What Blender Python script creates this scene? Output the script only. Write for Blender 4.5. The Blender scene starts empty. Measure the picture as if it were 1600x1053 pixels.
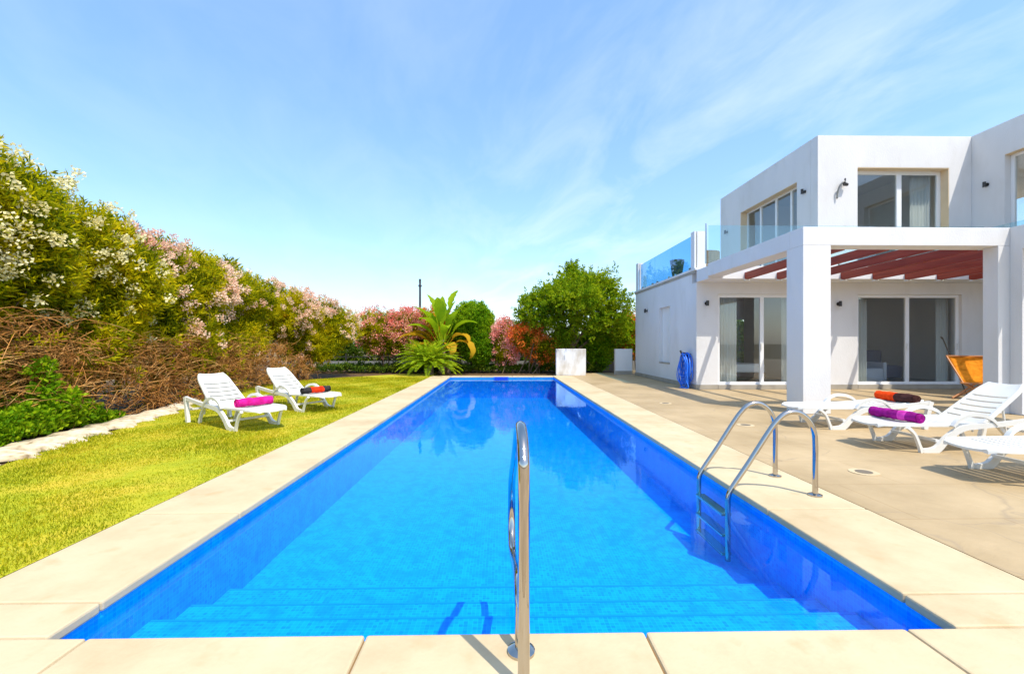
import bpy, math, random
import numpy as np
R = math.radians
rng = np.random.default_rng(7)
random.seed(7)
S = bpy.context.scene
COL = S.collection

# ------------------------------------------------------------------ camera
cam = bpy.data.cameras.new('camera'); co = bpy.data.objects.new('camera', cam); COL.objects.link(co)
co.location = (0, 0, 1.3); co.rotation_euler = (R(90), 0, -0.018)
cam.sensor_width = 36; cam.lens = 15.75
cam.shift_x = 4.4 / 1600; cam.shift_y = 10.5 / 1600
cam.clip_start = 0.05; cam.clip_end = 3000
S.camera = co

# ------------------------------------------------------------------ light
SUN = np.array([-0.33, 0.45, -1.0]); SUN /= np.linalg.norm(SUN)
EL = math.asin(-SUN[2]); AZ = math.atan2(-SUN[0], -SUN[1])
sl = bpy.data.lights.new('sun', 'SUN'); sl.energy = 3.3; sl.angle = R(0.5); sl.color = (1.0, 0.93, 0.82)
so = bpy.data.objects.new('sun', sl); COL.objects.link(so)
from mathutils import Vector
so.rotation_euler = Vector(SUN).to_track_quat('-Z', 'Y').to_euler()
so.location = (8, -10, 25)
W = bpy.data.worlds.new('World'); S.world = W; W.use_nodes = True
S.view_settings.view_transform = 'Standard'; S.view_settings.look = 'None'
S.view_settings.exposure = 0.66; S.view_settings.gamma = 1

def build_world():
    nt = W.node_tree; N = nt.nodes; L = nt.links
    bg = N['Background']; bg.inputs[1].default_value = 0.15
    sky = N.new('ShaderNodeTexSky'); sky.sky_type = 'NISHITA'; sky.sun_disc = False
    sky.sun_elevation = EL; sky.sun_rotation = AZ; sky.dust_density = 1.2; sky.air_density = 1.0; sky.ozone_density = 1.5
    hs = N.new('ShaderNodeHueSaturation'); hs.inputs['Saturation'].default_value = 1.10
    hz = N.new('ShaderNodeMix'); hz.data_type = 'RGBA'; hz.blend_type = 'ADD'; hz.inputs[0].default_value = 1; hz.inputs[7].default_value = (.50, .88, 1.38, 1)
    L.new(sky.outputs[0], hz.inputs[6]); L.new(hz.outputs[2], hs.inputs['Color'])
    tc = N.new('ShaderNodeTexCoord'); sp = N.new('ShaderNodeSeparateXYZ'); L.new(tc.outputs['Generated'], sp.inputs[0])
    def m(op, a, b=None, c=None):
        n = N.new('ShaderNodeMath'); n.operation = op
        for i, v in enumerate((a, b, c)):
            if v is None: continue
            if isinstance(v, (int, float)): n.inputs[i].default_value = v
            else: L.new(v, n.inputs[i])
        return n.outputs[0]
    zz = m('ADD', m('MAXIMUM', sp.outputs[2], 0.0), 0.12)
    px = m('DIVIDE', sp.outputs[0], zz); py = m('DIVIDE', sp.outputs[1], zz)
    # axes along / across the wisps
    a = 2.15 / 2.2; b = -0.47 / 2.2
    al = m('ADD', m('MULTIPLY', px, b), m('MULTIPLY', py, a))
    ac = m('SUBTRACT', m('MULTIPLY', px, a), m('MULTIPLY', py, b))
    cb = N.new('ShaderNodeCombineXYZ'); L.new(m('MULTIPLY', al, 0.9), cb.inputs[0]); L.new(m('MULTIPLY', ac, 1.9), cb.inputs[1])
    n1 = N.new('ShaderNodeTexNoise'); n1.inputs['Scale'].default_value = 1.5; n1.inputs['Detail'].default_value = 8
    n1.inputs['Roughness'].default_value = 0.58; n1.inputs['Distortion'].default_value = 0.5
    L.new(cb.outputs[0], n1.inputs['Vector'])
    wis = N.new('ShaderNodeMapRange'); wis.inputs[1].default_value = 0.42; wis.inputs[2].default_value = 0.95
    L.new(n1.outputs[0], wis.inputs[0])
    d = m('SUBTRACT', ac, 1.15)
    g = m('POWER', 2.718, m('MULTIPLY', m('MULTIPLY', d, d), -1.6))
    g = m('ADD', m('MULTIPLY', g, 0.46), 0.14)
    fac = m('MULTIPLY', m('MULTIPLY', wis.outputs[0], g), 0.85)
    mx = N.new('ShaderNodeMix'); mx.data_type = 'RGBA'
    L.new(fac, mx.inputs[0]); L.new(hs.outputs[0], mx.inputs[6]); mx.inputs[7].default_value = (5.6, 5.9, 6.4, 1)
    L.new(mx.outputs[2], bg.inputs[0])
build_world()

# ------------------------------------------------------------------ materials
MATS = {}
def mat(name, col=(.5, .5, .5), rough=.6, metal=0.0, spec=None):
    m = bpy.data.materials.new(name); m.use_nodes = True
    p = m.node_tree.nodes['Principled BSDF']
    p.inputs['Base Color'].default_value = (*col, 1); p.inputs['Roughness'].default_value = rough
    p.inputs['Metallic'].default_value = metal
    if spec is not None: p.inputs['Specular IOR Level'].default_value = spec
    MATS[name] = m
    return m, m.node_tree.nodes, m.node_tree.links, p

def noise_mat(name, stops, scale=4, detail=6, rough=.7, bump=0.0, bscale=None, coords='Object', stretch=(1, 1, 1), metal=0, spec=.3, dist=0.0, second=None, nrough=.5):
    m, N, L, p = mat(name, stops[0][1], rough, metal, spec)
    tc = N.new('ShaderNodeTexCoord'); mp = N.new('ShaderNodeMapping'); mp.inputs['Scale'].default_value = stretch
    if coords == 'World':
        ge = N.new('ShaderNodeNewGeometry'); L.new(ge.outputs['Position'], mp.inputs[0])
    else: L.new(tc.outputs[coords], mp.inputs[0])
    n = N.new('ShaderNodeTexNoise'); n.inputs['Scale'].default_value = scale; n.inputs['Detail'].default_value = detail
    n.inputs['Distortion'].default_value = dist; n.inputs['Roughness'].default_value = nrough
    L.new(mp.outputs[0], n.inputs['Vector'])
    r = N.new('ShaderNodeValToRGB'); e = r.color_ramp.elements
    e[0].position, e[0].color = stops[0][0], (*stops[0][1], 1)
    e[1].position, e[1].color = stops[-1][0], (*stops[-1][1], 1)
    for s_ in stops[1:-1]:
        x = e.new(s_[0]); x.color = (*s_[1], 1)
    L.new(n.outputs[0], r.inputs[0]); out = r.outputs[0]
    if second:
        sc, lo, hi, col, amt = second
        n2 = N.new('ShaderNodeTexNoise'); n2.inputs['Scale'].default_value = sc; n2.inputs['Detail'].default_value = 5
        L.new(mp.outputs[0], n2.inputs['Vector'])
        mr = N.new('ShaderNodeMapRange'); mr.inputs[1].default_value = lo; mr.inputs[2].default_value = hi; mr.inputs[4].default_value = amt
        L.new(n2.outputs[0], mr.inputs[0])
        mx = N.new('ShaderNodeMix'); mx.data_type = 'RGBA'; L.new(mr.outputs[0], mx.inputs[0]); L.new(out, mx.inputs[6])
        mx.inputs[7].default_value = (*col, 1); out = mx.outputs[2]
    L.new(out, p.inputs['Base Color'])
    if bump:
        nb = N.new('ShaderNodeTexNoise'); nb.inputs['Scale'].default_value = bscale or scale * 6; nb.inputs['Detail'].default_value = 5
        L.new(mp.outputs[0], nb.inputs['Vector'])
        b = N.new('ShaderNodeBump'); b.inputs['Strength'].default_value = bump; b.inputs['Distance'].default_value = 0.02
        L.new(nb.outputs[0], b.inputs['Height']); L.new(b.outputs[0], p.inputs['Normal'])
    return m

def leaf_mat(name, stops, trans=.42, rough=.6, spec=.12):
    """colour differs from leaf to leaf; thin leaves let some light through"""
    m, N, L, p = mat(name, stops[0][1], rough, 0, spec)
    ge = N.new('ShaderNodeNewGeometry')
    r = N.new('ShaderNodeValToRGB'); e = r.color_ramp.elements
    e[0].position, e[0].color = stops[0][0], (*stops[0][1], 1)
    e[1].position, e[1].color = stops[-1][0], (*stops[-1][1], 1)
    for s_ in stops[1:-1]:
        x = e.new(s_[0]); x.color = (*s_[1], 1)
    n = N.new('ShaderNodeTexNoise'); n.inputs['Scale'].default_value = 1.3; n.inputs['Detail'].default_value = 3
    L.new(ge.outputs['Position'], n.inputs['Vector'])
    a = N.new('ShaderNodeMath'); a.operation = 'MULTIPLY_ADD'; a.inputs[1].default_value = .55; L.new(ge.outputs['Random Per Island'], a.inputs[0])
    b = N.new('ShaderNodeMapRange'); b.inputs[1].default_value = .3; b.inputs[2].default_value = .7; b.inputs[4].default_value = .45
    L.new(n.outputs[0], b.inputs[0]); L.new(b.outputs[0], a.inputs[2])
    L.new(a.outputs[0], r.inputs[0]); L.new(r.outputs[0], p.inputs['Base Color'])
    t = N.new('ShaderNodeBsdfTranslucent'); L.new(r.outputs[0], t.inputs[0])
    mx = N.new('ShaderNodeMixShader'); mx.inputs[0].default_value = trans
    L.new(p.outputs[0], mx.inputs[1]); L.new(t.outputs[0], mx.inputs[2])
    L.new(mx.outputs[0], N['Material Output'].inputs[0])
    return m

def glass_mat(name, tint, f0=.04, rough=0.0, bump=None, refl=(1, 1, 1)):
    m = bpy.data.materials.new(name); m.use_nodes = True; N = m.node_tree.nodes; L = m.node_tree.links
    N.remove(N['Principled BSDF'])
    ge = N.new('ShaderNodeNewGeometry'); dt = N.new('ShaderNodeVectorMath'); dt.operation = 'DOT_PRODUCT'
    tr = N.new('ShaderNodeBsdfTransparent'); tr.inputs[0].default_value = (*tint, 1)
    gl = N.new('ShaderNodeBsdfGlossy'); gl.inputs['Roughness'].default_value = rough; gl.inputs[0].default_value = (*refl, 1)
    L.new(ge.outputs['Incoming'], dt.inputs[1])
    if bump:
        tc = N.new('ShaderNodeTexCoord'); mp = N.new('ShaderNodeMapping'); mp.inputs['Scale'].default_value = (1, .8, 1)
        L.new(ge.outputs['Position'], mp.inputs[0])
        n = N.new('ShaderNodeTexNoise'); n.inputs['Scale'].default_value = bump[0]; n.inputs['Detail'].default_value = 3
        L.new(mp.outputs[0], n.inputs['Vector'])
        b = N.new('ShaderNodeBump'); b.inputs['Strength'].default_value = bump[1]; b.inputs['Distance'].default_value = .02
        L.new(n.outputs[0], b.inputs['Height']); L.new(b.outputs[0], gl.inputs['Normal']); L.new(b.outputs[0], dt.inputs[0])
    else: L.new(ge.outputs['Normal'], dt.inputs[0])
    def mth(op, a, b=None):
        n = N.new('ShaderNodeMath'); n.operation = op; L.new(a, n.inputs[0])
        if b is not None: n.inputs[1].default_value = b
        return n.outputs[0]
    x = mth('ABSOLUTE', dt.outputs['Value'])
    s = N.new('ShaderNodeMath'); s.operation = 'SUBTRACT'; s.inputs[0].default_value = 1; L.new(x, s.inputs[1]); s.use_clamp = True
    f = mth('ADD', mth('MULTIPLY', mth('POWER', s.outputs[0], 5), 1 - f0), f0)
    mx = N.new('ShaderNodeMixShader'); L.new(f, mx.inputs[0]); L.new(tr.outputs[0], mx.inputs[1]); L.new(gl.outputs[0], mx.inputs[2])
    L.new(mx.outputs[0], N['Material Output'].inputs[0])
    MATS[name] = m
    return m

STUCCO = noise_mat('white_render', [(.35, (.66, .65, .635)), (.7, (.73, .72, .705))], scale=.7, detail=8, rough=.85, bump=.22, bscale=45, coords='World', second=(2.2, .52, .80, (.52, .49, .44), .35), stretch=(1, 1, .45))
SOFFIT = STUCCO
PLINTH = noise_mat('plinth_stone', [(.3, (.30, .27, .22)), (.7, (.40, .36, .29))], scale=3, rough=.7, coords='World')
ROOF = noise_mat('roof_gravel', [(.3, (.35, .33, .3)), (.7, (.5, .48, .45))], scale=30, coords='World')
FRAMEW = mat('white_window_frame', (.78, .78, .77), .35)[0]
GLASS = glass_mat('window_glass', (.90, .92, .91), .07)
RAILG = glass_mat('railing_glass', (.80, .91, .93), .06)
BLUEG = glass_mat('blue_tinted_glass', (.38, .68, .93), .04)
WOODRED = noise_mat('red_brown_timber', [(.3, (.20, .022, .010)), (.7, (.36, .05, .02))], scale=2, stretch=(8, .6, 8), rough=.45, coords='World', bump=.05)
CURT = mat('curtain_cloth', (.62, .63, .60), .9)[0]
INWALL = mat('interior_plaster', (.72, .70, .64), .9)[0]
INFLOOR = mat('interior_floor', (.25, .22, .18), .4)[0]
DARKM = mat('dark_bronze', (.045, .04, .035), .4, .3)[0]
STEEL = mat('polished_steel', (.50, .46, .41), .04, 1.0)[0]
PLASTIC = noise_mat('white_resin', [(.3, (.66, .65, .60)), (.7, (.74, .73, .68))], scale=3, rough=.32, spec=.5)
BLUEH = mat('blue_hose_rubber', (.02, .20, .88), .35)[0]
COPING = noise_mat('cream_coping_stone', [(.28, (.44, .335, .19)), (.5, (.55, .44, .27)), (.75, (.61, .50, .33))], scale=1.1, detail=9, rough=.75, coords='World', bump=.12, bscale=40, second=(5, .58, .78, (.46, .31, .15), .6), nrough=.62)
JOINT = mat('joint_mortar', (.22, .13, .05), .9)[0]
LIPM = noise_mat('grey_coping_edge', [(.3, (.30, .27, .24)), (.7, (.55, .50, .42))], scale=4, coords='World', rough=.7)
LAWN = noise_mat('lawn_soil_green', [(.25, (.22, .27, .008)), (.5, (.36, .37, .010)), (.75, (.52, .44, .02))], scale=3.5, detail=10, rough=.95, coords='World', bump=.5, bscale=60, second=(1.6, .45, .66, (.55, .40, .03), .75), nrough=.7)
GROUND = noise_mat('dry_ground', [(.3, (.16, .12, .06)), (.7, (.28, .22, .12))], scale=.5, detail=8, rough=.95, coords='World')
SOIL = noise_mat('mulch_soil', [(.3, (.05, .03, .012)), (.7, (.16, .09, .035))], scale=6, detail=8, rough=.95, coords='World', bump=.5)
PATHS = noise_mat('pale_edging_stone', [(.25, (.20, .14, .07)), (.42, (.52, .42, .27)), (.7, (.70, .61, .45))], scale=9, detail=9, rough=.85, coords='World', bump=.6, bscale=12)

def terrace_mat():
    m, N, L, p = mat('stamped_terrace', (.4, .33, .22), .6, 0, .35)
    ge = N.new('ShaderNodeNewGeometry')
    n = N.new('ShaderNodeTexNoise'); n.inputs['Scale'].default_value = .9; n.inputs['Detail'].default_value = 10; n.inputs['Roughness'].default_value = .6
    L.new(ge.outputs['Position'], n.inputs['Vector'])
    r = N.new('ShaderNodeValToRGB'); e = r.color_ramp.elements
    e[0].position, e[0].color = .3, (.34, .245, .125, 1); e[1].position, e[1].color = .72, (.52, .39, .22, 1)
    L.new(n.outputs[0], r.inputs[0])
    # slate-like creases: distorted cell borders
    nd = N.new('ShaderNodeTexNoise'); nd.inputs['Scale'].default_value = 1.6; nd.inputs['Detail'].default_value = 4; L.new(ge.outputs['Position'], nd.inputs['Vector'])
    ad = N.new('ShaderNodeVectorMath'); ad.operation = 'MULTIPLY_ADD'; ad.inputs[1].default_value = (.9, .9, 0); L.new(nd.outputs['Color'], ad.inputs[0]); L.new(ge.outputs['Position'], ad.inputs[2])
    v = N.new('ShaderNodeTexVoronoi'); v.feature = 'DISTANCE_TO_EDGE'; v.inputs['Scale'].default_value = .75; L.new(ad.outputs[0], v.inputs['Vector'])
    mr = N.new('ShaderNodeMapRange'); mr.inputs[1].default_value = 0; mr.inputs[2].default_value = .012; mr.inputs[3].default_value = .5; mr.inputs[4].default_value = 0
    L.new(v.outputs['Distance'], mr.inputs[0])
    mx = N.new('ShaderNodeMix'); mx.data_type = 'RGBA'; L.new(mr.outputs[0], mx.inputs[0]); L.new(r.outputs[0], mx.inputs[6]); mx.inputs[7].default_value = (.30, .23, .15, 1)
    L.new(mx.outputs[2], p.inputs['Base Color'])
    br = N.new('ShaderNodeTexBrick'); br.offset = .5; br.inputs['Scale'].default_value = 1; br.inputs['Brick Width'].default_value = 1.25; br.inputs['Row Height'].default_value = .82; br.inputs['Mortar Size'].default_value = .006
    br.inputs['Color1'].default_value = (1, 1, 1, 1); br.inputs['Color2'].default_value = (.95, .95, .95, 1); br.inputs['Mortar'].default_value = (.84, .80, .74, 1)
    L.new(ge.outputs['Position'], br.inputs['Vector'])
    ml = N.new('ShaderNodeMix'); ml.data_type = 'RGBA'; ml.blend_type = 'MULTIPLY'; ml.inputs[0].default_value = 1; L.new(mx.outputs[2], ml.inputs[6]); L.new(br.outputs[0], ml.inputs[7]); L.new(ml.outputs[2], p.inputs['Base Color'])
    nb = N.new('ShaderNodeTexNoise'); nb.inputs['Scale'].default_value = 7; nb.inputs['Detail'].default_value = 7; L.new(ad.outputs[0], nb.inputs['Vector'])
    b = N.new('ShaderNodeBump'); b.inputs['Strength'].default_value = .35; b.inputs['Distance'].default_value = .02
    L.new(nb.outputs[0], b.inputs['Height']); L.new(b.outputs[0], p.inputs['Normal'])
    return m
TERR = terrace_mat()

def tile_mat(name, ax):
    m, N, L, p = mat(name, (.03, .3, .8), .35, 0, .3)
    ge = N.new('ShaderNodeNewGeometry'); sp = N.new('ShaderNodeSeparateXYZ'); L.new(ge.outputs['Position'], sp.inputs[0])
    cb = N.new('ShaderNodeCombineXYZ'); L.new(sp.outputs[ax[0]], cb.inputs[0]); L.new(sp.outputs[ax[1]], cb.inputs[1])
    br = N.new('ShaderNodeTexBrick'); br.offset = 0; br.squash = 1
    br.inputs['Scale'].default_value = 1; br.inputs['Brick Width'].default_value = .027; br.inputs['Row Height'].default_value = .027
    br.inputs['Mortar Size'].default_value = .0016; br.inputs['Bias'].default_value = -.25
    br.inputs['Color1'].default_value = (.001, .37, .90, 1); br.inputs['Color2'].default_value = (.001, .22, .80, 1); br.inputs['Mortar'].default_value = (.02, .46, .92, 1)
    L.new(cb.outputs[0], br.inputs['Vector'])
    n = N.new('ShaderNodeTexNoise'); n.inputs['Scale'].default_value = 6; n.inputs['Detail'].default_value = 6; L.new(cb.outputs[0], n.inputs['Vector'])
    mr = N.new('ShaderNodeMapRange'); mr.inputs[1].default_value = .45; mr.inputs[2].default_value = .72; mr.inputs[4].default_value = .8; L.new(n.outputs[0], mr.inputs[0])
    mx = N.new('ShaderNodeMix'); mx.data_type = 'RGBA'; L.new(mr.outputs[0], mx.inputs[0]); L.new(br.outputs[0], mx.inputs[6]); mx.inputs[7].default_value = (.001, .25, .82, 1)
    L.new(mx.outputs[2], p.inputs['Base Color'])
    return m
TXY = tile_mat('blue_mosaic_floor', (0, 1)); TYZ = tile_mat('blue_mosaic_side', (1, 2)); TXZ = tile_mat('blue_mosaic_end', (0, 2))
WATER = glass_mat('pool_water', (.30, .87, 1.0), .02, 0.035, bump=(2.6, .10), refl=(.45, .78, 1))

# ------------------------------------------------------------------ helpers
def prop(o, label=None, cat=None, group=None, kind=None):
    if label: o['label'] = label
    if cat: o['category'] = cat
    if group: o['group'] = group
    if kind: o['kind'] = kind
    return o
def thing(name, label, cat, loc=(0, 0, 0), rz=0, group=None):
    o = bpy.data.objects.new(name, None); COL.objects.link(o); o.empty_display_size = .2
    o.location = loc; o.rotation_euler = (0, 0, rz)
    return prop(o, label, cat, group)

class MB:
    def __init__(s): s.v = []; s.f = []; s.mi = []
    def add(s, vs, fs, mi=0):
        b = len(s.v); s.v += [tuple(map(float, q)) for q in vs]; s.f += [tuple(b + i for i in q) for q in fs]; s.mi += [mi] * len(fs)
    def box(s, x0, x1, y0, y1, z0, z1, mi=0, xf=None):
        vs = [(x, y, z) for z in (z0, z1) for y in (y0, y1) for x in (x0, x1)]
        if xf: vs = [xf(v) for v in vs]
        s.add(vs, [(0, 2, 3, 1), (4, 5, 7, 6), (0, 1, 5, 4), (2, 6, 7, 3), (0, 4, 6, 2), (1, 3, 7, 5)], mi)
    def prism(s, poly, y0, y1, axis='y', mi=0, xf=None):
        """extrude a 2-d outline (a,b) along axis"""
        n = len(poly)
        def P(a, b, t): 
            q = {'y': (a, t, b), 'x': (t, a, b), 'z': (a, b, t)}[axis]
            return xf(q) if xf else q
        vs = [P(a, b, y0) for a, b in poly] + [P(a, b, y1) for a, b in poly]
        fs = [tuple(range(n)), tuple(range(2 * n - 1, n - 1, -1))] + [(i, i + n, (i + 1) % n + n, (i + 1) % n) for i in range(n)]
        s.add(vs, fs, mi)
    def tube(s, pts, r, seg=10, mi=0, flat=None, cap=True):
        pts = [np.array(p, float) for p in pts]; n = len(pts)
        rr = r if hasattr(r, '__len__') else [r] * n
        up = None; rings = []
        for i in range(n):
            t = pts[min(i + 1, n - 1)] - pts[max(i - 1, 0)]; t /= (np.linalg.norm(t) + 1e-9)
            if up is None:
                a = np.array((0, 0, 1.)) if abs(t[2]) < .9 else np.array((0, 1., 0)); up = a
            x = np.cross(up, t); x /= (np.linalg.norm(x) + 1e-9); y = np.cross(t, x); up = y
            for k in range(seg):
                an = 2 * math.pi * k / seg + (math.pi / seg if flat else 0)
                ca, sa = math.cos(an), math.sin(an)
                if flat: rings.append(pts[i] + rr[i] * (x * ca * flat[0] + y * sa * flat[1]))
                else: rings.append(pts[i] + rr[i] * (x * ca + y * sa))
        fs = []
        for i in range(n - 1):
            for k in range(seg):
                a = i * seg + k; b = i * seg + (k + 1) % seg
                fs.append((a, b, b + seg, a + seg))
        if cap: fs += [tuple(range(seg - 1, -1, -1)), tuple((n - 1) * seg + k for k in range(seg))]
        s.add(rings, fs, mi)
    def cyl(s, x, y, z0, z1, r, seg=20, r2=None, mi=0):
        s.tube([(x, y, z0), (x, y, z1)], [r, r if r2 is None else r2], seg, mi)
    def build(s, name, mats, parent=None, smooth=False, bevel=0, auto=None):
        me = bpy.data.meshes.new(name); me.from_pydata(s.v, [], s.f); me.update()
        mats = mats if isinstance(mats, (list, tuple)) else [mats]
        for m in mats: me.materials.append(m)
        if len(mats) > 1: me.polygons.foreach_set('material_index', s.mi)
        if smooth:
            me.polygons.foreach_set('use_smooth', [True] * len(me.polygons))
            if auto: me.set_sharp_from_angle(angle=R(auto))
        o = bpy.data.objects.new(name, me); COL.objects.link(o)
        if parent: o.parent = parent
        if bevel:
            b = o.modifiers.new('bevel', 'BEVEL'); b.width = bevel; b.segments = 2; b.limit_method = 'ANGLE'
        return o

def slab(a0, a1, b0, b1, t0, t1, axis, holes, name, m, parent=None, bevel=0):
    """rectangle (a,b) with rectangular holes, thickness t0..t1 on the given normal axis; only outer faces.
    axis x: a=y b=z; axis y: a=x b=z; axis z: a=x b=y"""
    A = sorted({a0, a1, *[h[0] for h in holes], *[h[1] for h in holes]}); B = sorted({b0, b1, *[h[2] for h in holes], *[h[3] for h in holes]})
    A = [a for a in A if a0 <= a <= a1]; B = [b for b in B if b0 <= b <= b1]
    def solid(i, j):
        if i < 0 or j < 0 or i >= len(A) - 1 or j >= len(B) - 1: return False
        ca, cb = (A[i] + A[i + 1]) / 2, (B[j] + B[j + 1]) / 2
        return not any(h[0] < ca < h[1] and h[2] < cb < h[3] for h in holes)
    vid = {}; V = []; Fc = []
    def v(i, j, k):
        if (i, j, k) not in vid:
            vid[i, j, k] = len(V); a, b, t = A[i], B[j], (t0, t1)[k]
            V.append({'x': (t, a, b), 'y': (a, t, b), 'z': (a, b, t)}[axis])
        return vid[i, j, k]
    for i in range(len(A) - 1):
        for j in range(len(B) - 1):
            if not solid(i, j): continue
            Fc.append((v(i, j, 0), v(i + 1, j, 0), v(i + 1, j + 1, 0), v(i, j + 1, 0)))
            Fc.append((v(i, j, 1), v(i, j + 1, 1), v(i + 1, j + 1, 1), v(i + 1, j, 1)))
            if not solid(i - 1, j): Fc.append((v(i, j, 0), v(i, j + 1, 0), v(i, j + 1, 1), v(i, j, 1)))
            if not solid(i + 1, j): Fc.append((v(i + 1, j, 0), v(i + 1, j, 1), v(i + 1, j + 1, 1), v(i + 1, j + 1, 0)))
            if not solid(i, j - 1): Fc.append((v(i, j, 0), v(i, j, 1), v(i + 1, j, 1), v(i + 1, j, 0)))
            if not solid(i, j + 1): Fc.append((v(i, j + 1, 0), v(i + 1, j + 1, 0), v(i + 1, j + 1, 1), v(i, j + 1, 1)))
    b = MB(); b.add(V, Fc)
    import bmesh
    o = b.build(name, m, parent)
    bm = bmesh.new(); bm.from_mesh(o.data); bmesh.ops.recalc_face_normals(bm, faces=bm.faces[:]); bm.to_mesh(o.data); bm.free()
    if bevel:
        md = o.modifiers.new('bevel', 'BEVEL'); md.width = bevel; md.segments = 2; md.limit_method = 'ANGLE'
    return o

def crom(pts, n=8, closed=False):
    """smooth curve through points"""
    P = [np.array(p, float) for p in pts]; out = []
    for i in range(len(P) - 1):
        p0 = P[max(i - 1, 0)]; p1 = P[i]; p2 = P[i + 1]; p3 = P[min(i + 2, len(P) - 1)]
        for k in range(n):
            t = k / n
            out.append(.5 * ((2 * p1) + (-p0 + p2) * t + (2 * p0 - 5 * p1 + 4 * p2 - p3) * t * t + (-p0 + 3 * p1 - 3 * p2 + p3) * t ** 3))
    out.append(P[-1]); return out

def np_mesh(name, V, F4, m, parent=None, mi=None):
    me = bpy.data.meshes.new(name)
    n = len(V); k = len(F4); w = F4.shape[1]
    me.vertices.add(n); me.vertices.foreach_set('co', np.ascontiguousarray(V, np.float32).ravel())
    me.loops.add(k * w); me.loops.foreach_set('vertex_index', np.ascontiguousarray(F4, np.int32).ravel())
    me.polygons.add(k); me.polygons.foreach_set('loop_start', np.arange(0, k * w, w, dtype=np.int32)); me.polygons.foreach_set('loop_total', np.full(k, w, np.int32))
    for q in (m if isinstance(m, (list, tuple)) else [m]): me.materials.append(q)
    if mi is not None: me.polygons.foreach_set('material_index', mi.astype(np.int32))
    me.update(calc_edges=True); me.validate()
    o = bpy.data.objects.new(name, me); COL.objects.link(o)
    if parent: o.parent = parent
    return o
def unit(a): return a / (np.linalg.norm(a, axis=-1, keepdims=True) + 1e-9)
def rdir(n): return unit(rng.normal(size=(n, 3)))

def leaf_quads(P, D, Ln, Wd, fold=.15):
    n = len(P); D = unit(D); Sd = unit(np.cross(D, rdir(n))); U = np.cross(Sd, D)
    Ln = np.broadcast_to(Ln, n)[:, None]; Wd = np.broadcast_to(Wd, n)[:, None]
    mid = P + D * Ln * .5 + U * Ln * fold * .5
    V = np.stack([P, mid + Sd * Wd * .5, P + D * Ln - U * Ln * fold * .3, mid - Sd * Wd * .5], 1).reshape(-1, 3)
    return V, np.arange(n * 4, dtype=np.int32).reshape(n, 4)
def join(parts):
    Vs, Fs, b = [], [], 0
    for V, F in parts: Vs.append(V); Fs.append(F + b); b += len(V)
    return np.concatenate(Vs), np.concatenate(Fs)

def bumpy(d, seed):
    """smooth pseudo-noise over directions / positions"""
    r = np.random.default_rng(seed); out = np.zeros(len(d))
    for k in range(7):
        w = r.normal(size=3) * (1.6 + k * 1.1); out += np.sin(d @ w + r.uniform(0, 6.28)) / (1.3 + k * .55)
    return out / 2.2

def crown_points(lobes, n, seed, shell=.16, rough=.16, zmin=.05):
    """tips spread over the outer part of a set of overlapping ellipsoid lobes; returns points + outward directions"""
    C = np.array([l[0] for l in lobes], float); Rd = np.array([l[1] for l in lobes], float)
    area = (Rd[:, 0] * Rd[:, 1] + Rd[:, 0] * Rd[:, 2] + Rd[:, 1] * Rd[:, 2]); area /= area.sum()
    P = []; Dn = []; tot = 0
    while tot < n:
        m = int(n * 1.6); k = rng.choice(len(C), m, p=area); d = rdir(m)
        r = 1 + rough * bumpy(d * 1.7 + C[k], seed) - np.abs(rng.normal(size=m)) * shell
        p = C[k] + d * Rd[k] * r[:, None]
        keep = p[:, 2] > zmin
        for j in range(len(C)):
            q = (((p - C[j]) / Rd[j]) ** 2).sum(1)
            keep &= (q > .40) | (k == j)
        keep &= r > .35
        # gaps: drop whole patches
        g = bumpy(p * 1.4, seed + 5)
        keep &= g > -.75
        p = p[keep]; P.append(p); Dn.append(unit(d[keep] / Rd[k][keep])); tot += len(p)
    P = np.concatenate(P)[:n]; Dn = np.concatenate(Dn)[:n]
    return P, Dn

def shoots(P, Dn, length, per, Ln, Wd, spread=.9, up=.5, fold=.15):
    n = len(P); D = unit(Dn + np.array([0, 0, up]) + rng.normal(size=(n, 3)) * .35)
    idx = np.repeat(np.arange(n), per); t = rng.random(len(idx)) * length
    pos = P[idx] - D[idx] * t[:, None]
    rad = unit(np.cross(D[idx], rdir(len(idx))))
    ld = unit(D[idx] * (1.15 - spread * (t / length))[:, None] + rad * spread)
    return leaf_quads(pos, ld, Ln * rng.uniform(.7, 1.25, len(idx)), Wd * rng.uniform(.7, 1.2, len(idx)), fold)

def flower_quads(P, Dn, rad, per, size):
    n = len(P); idx = np.repeat(np.arange(n), per)
    off = rdir(len(idx)) * (rng.random((len(idx), 1)) ** .5) * rad
    pos = P[idx] + off + Dn[idx] * rad * .4
    return leaf_quads(pos, unit(off + Dn[idx] * rad + rdir(len(idx)) * rad * .8), size, size * .95, .05)

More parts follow.
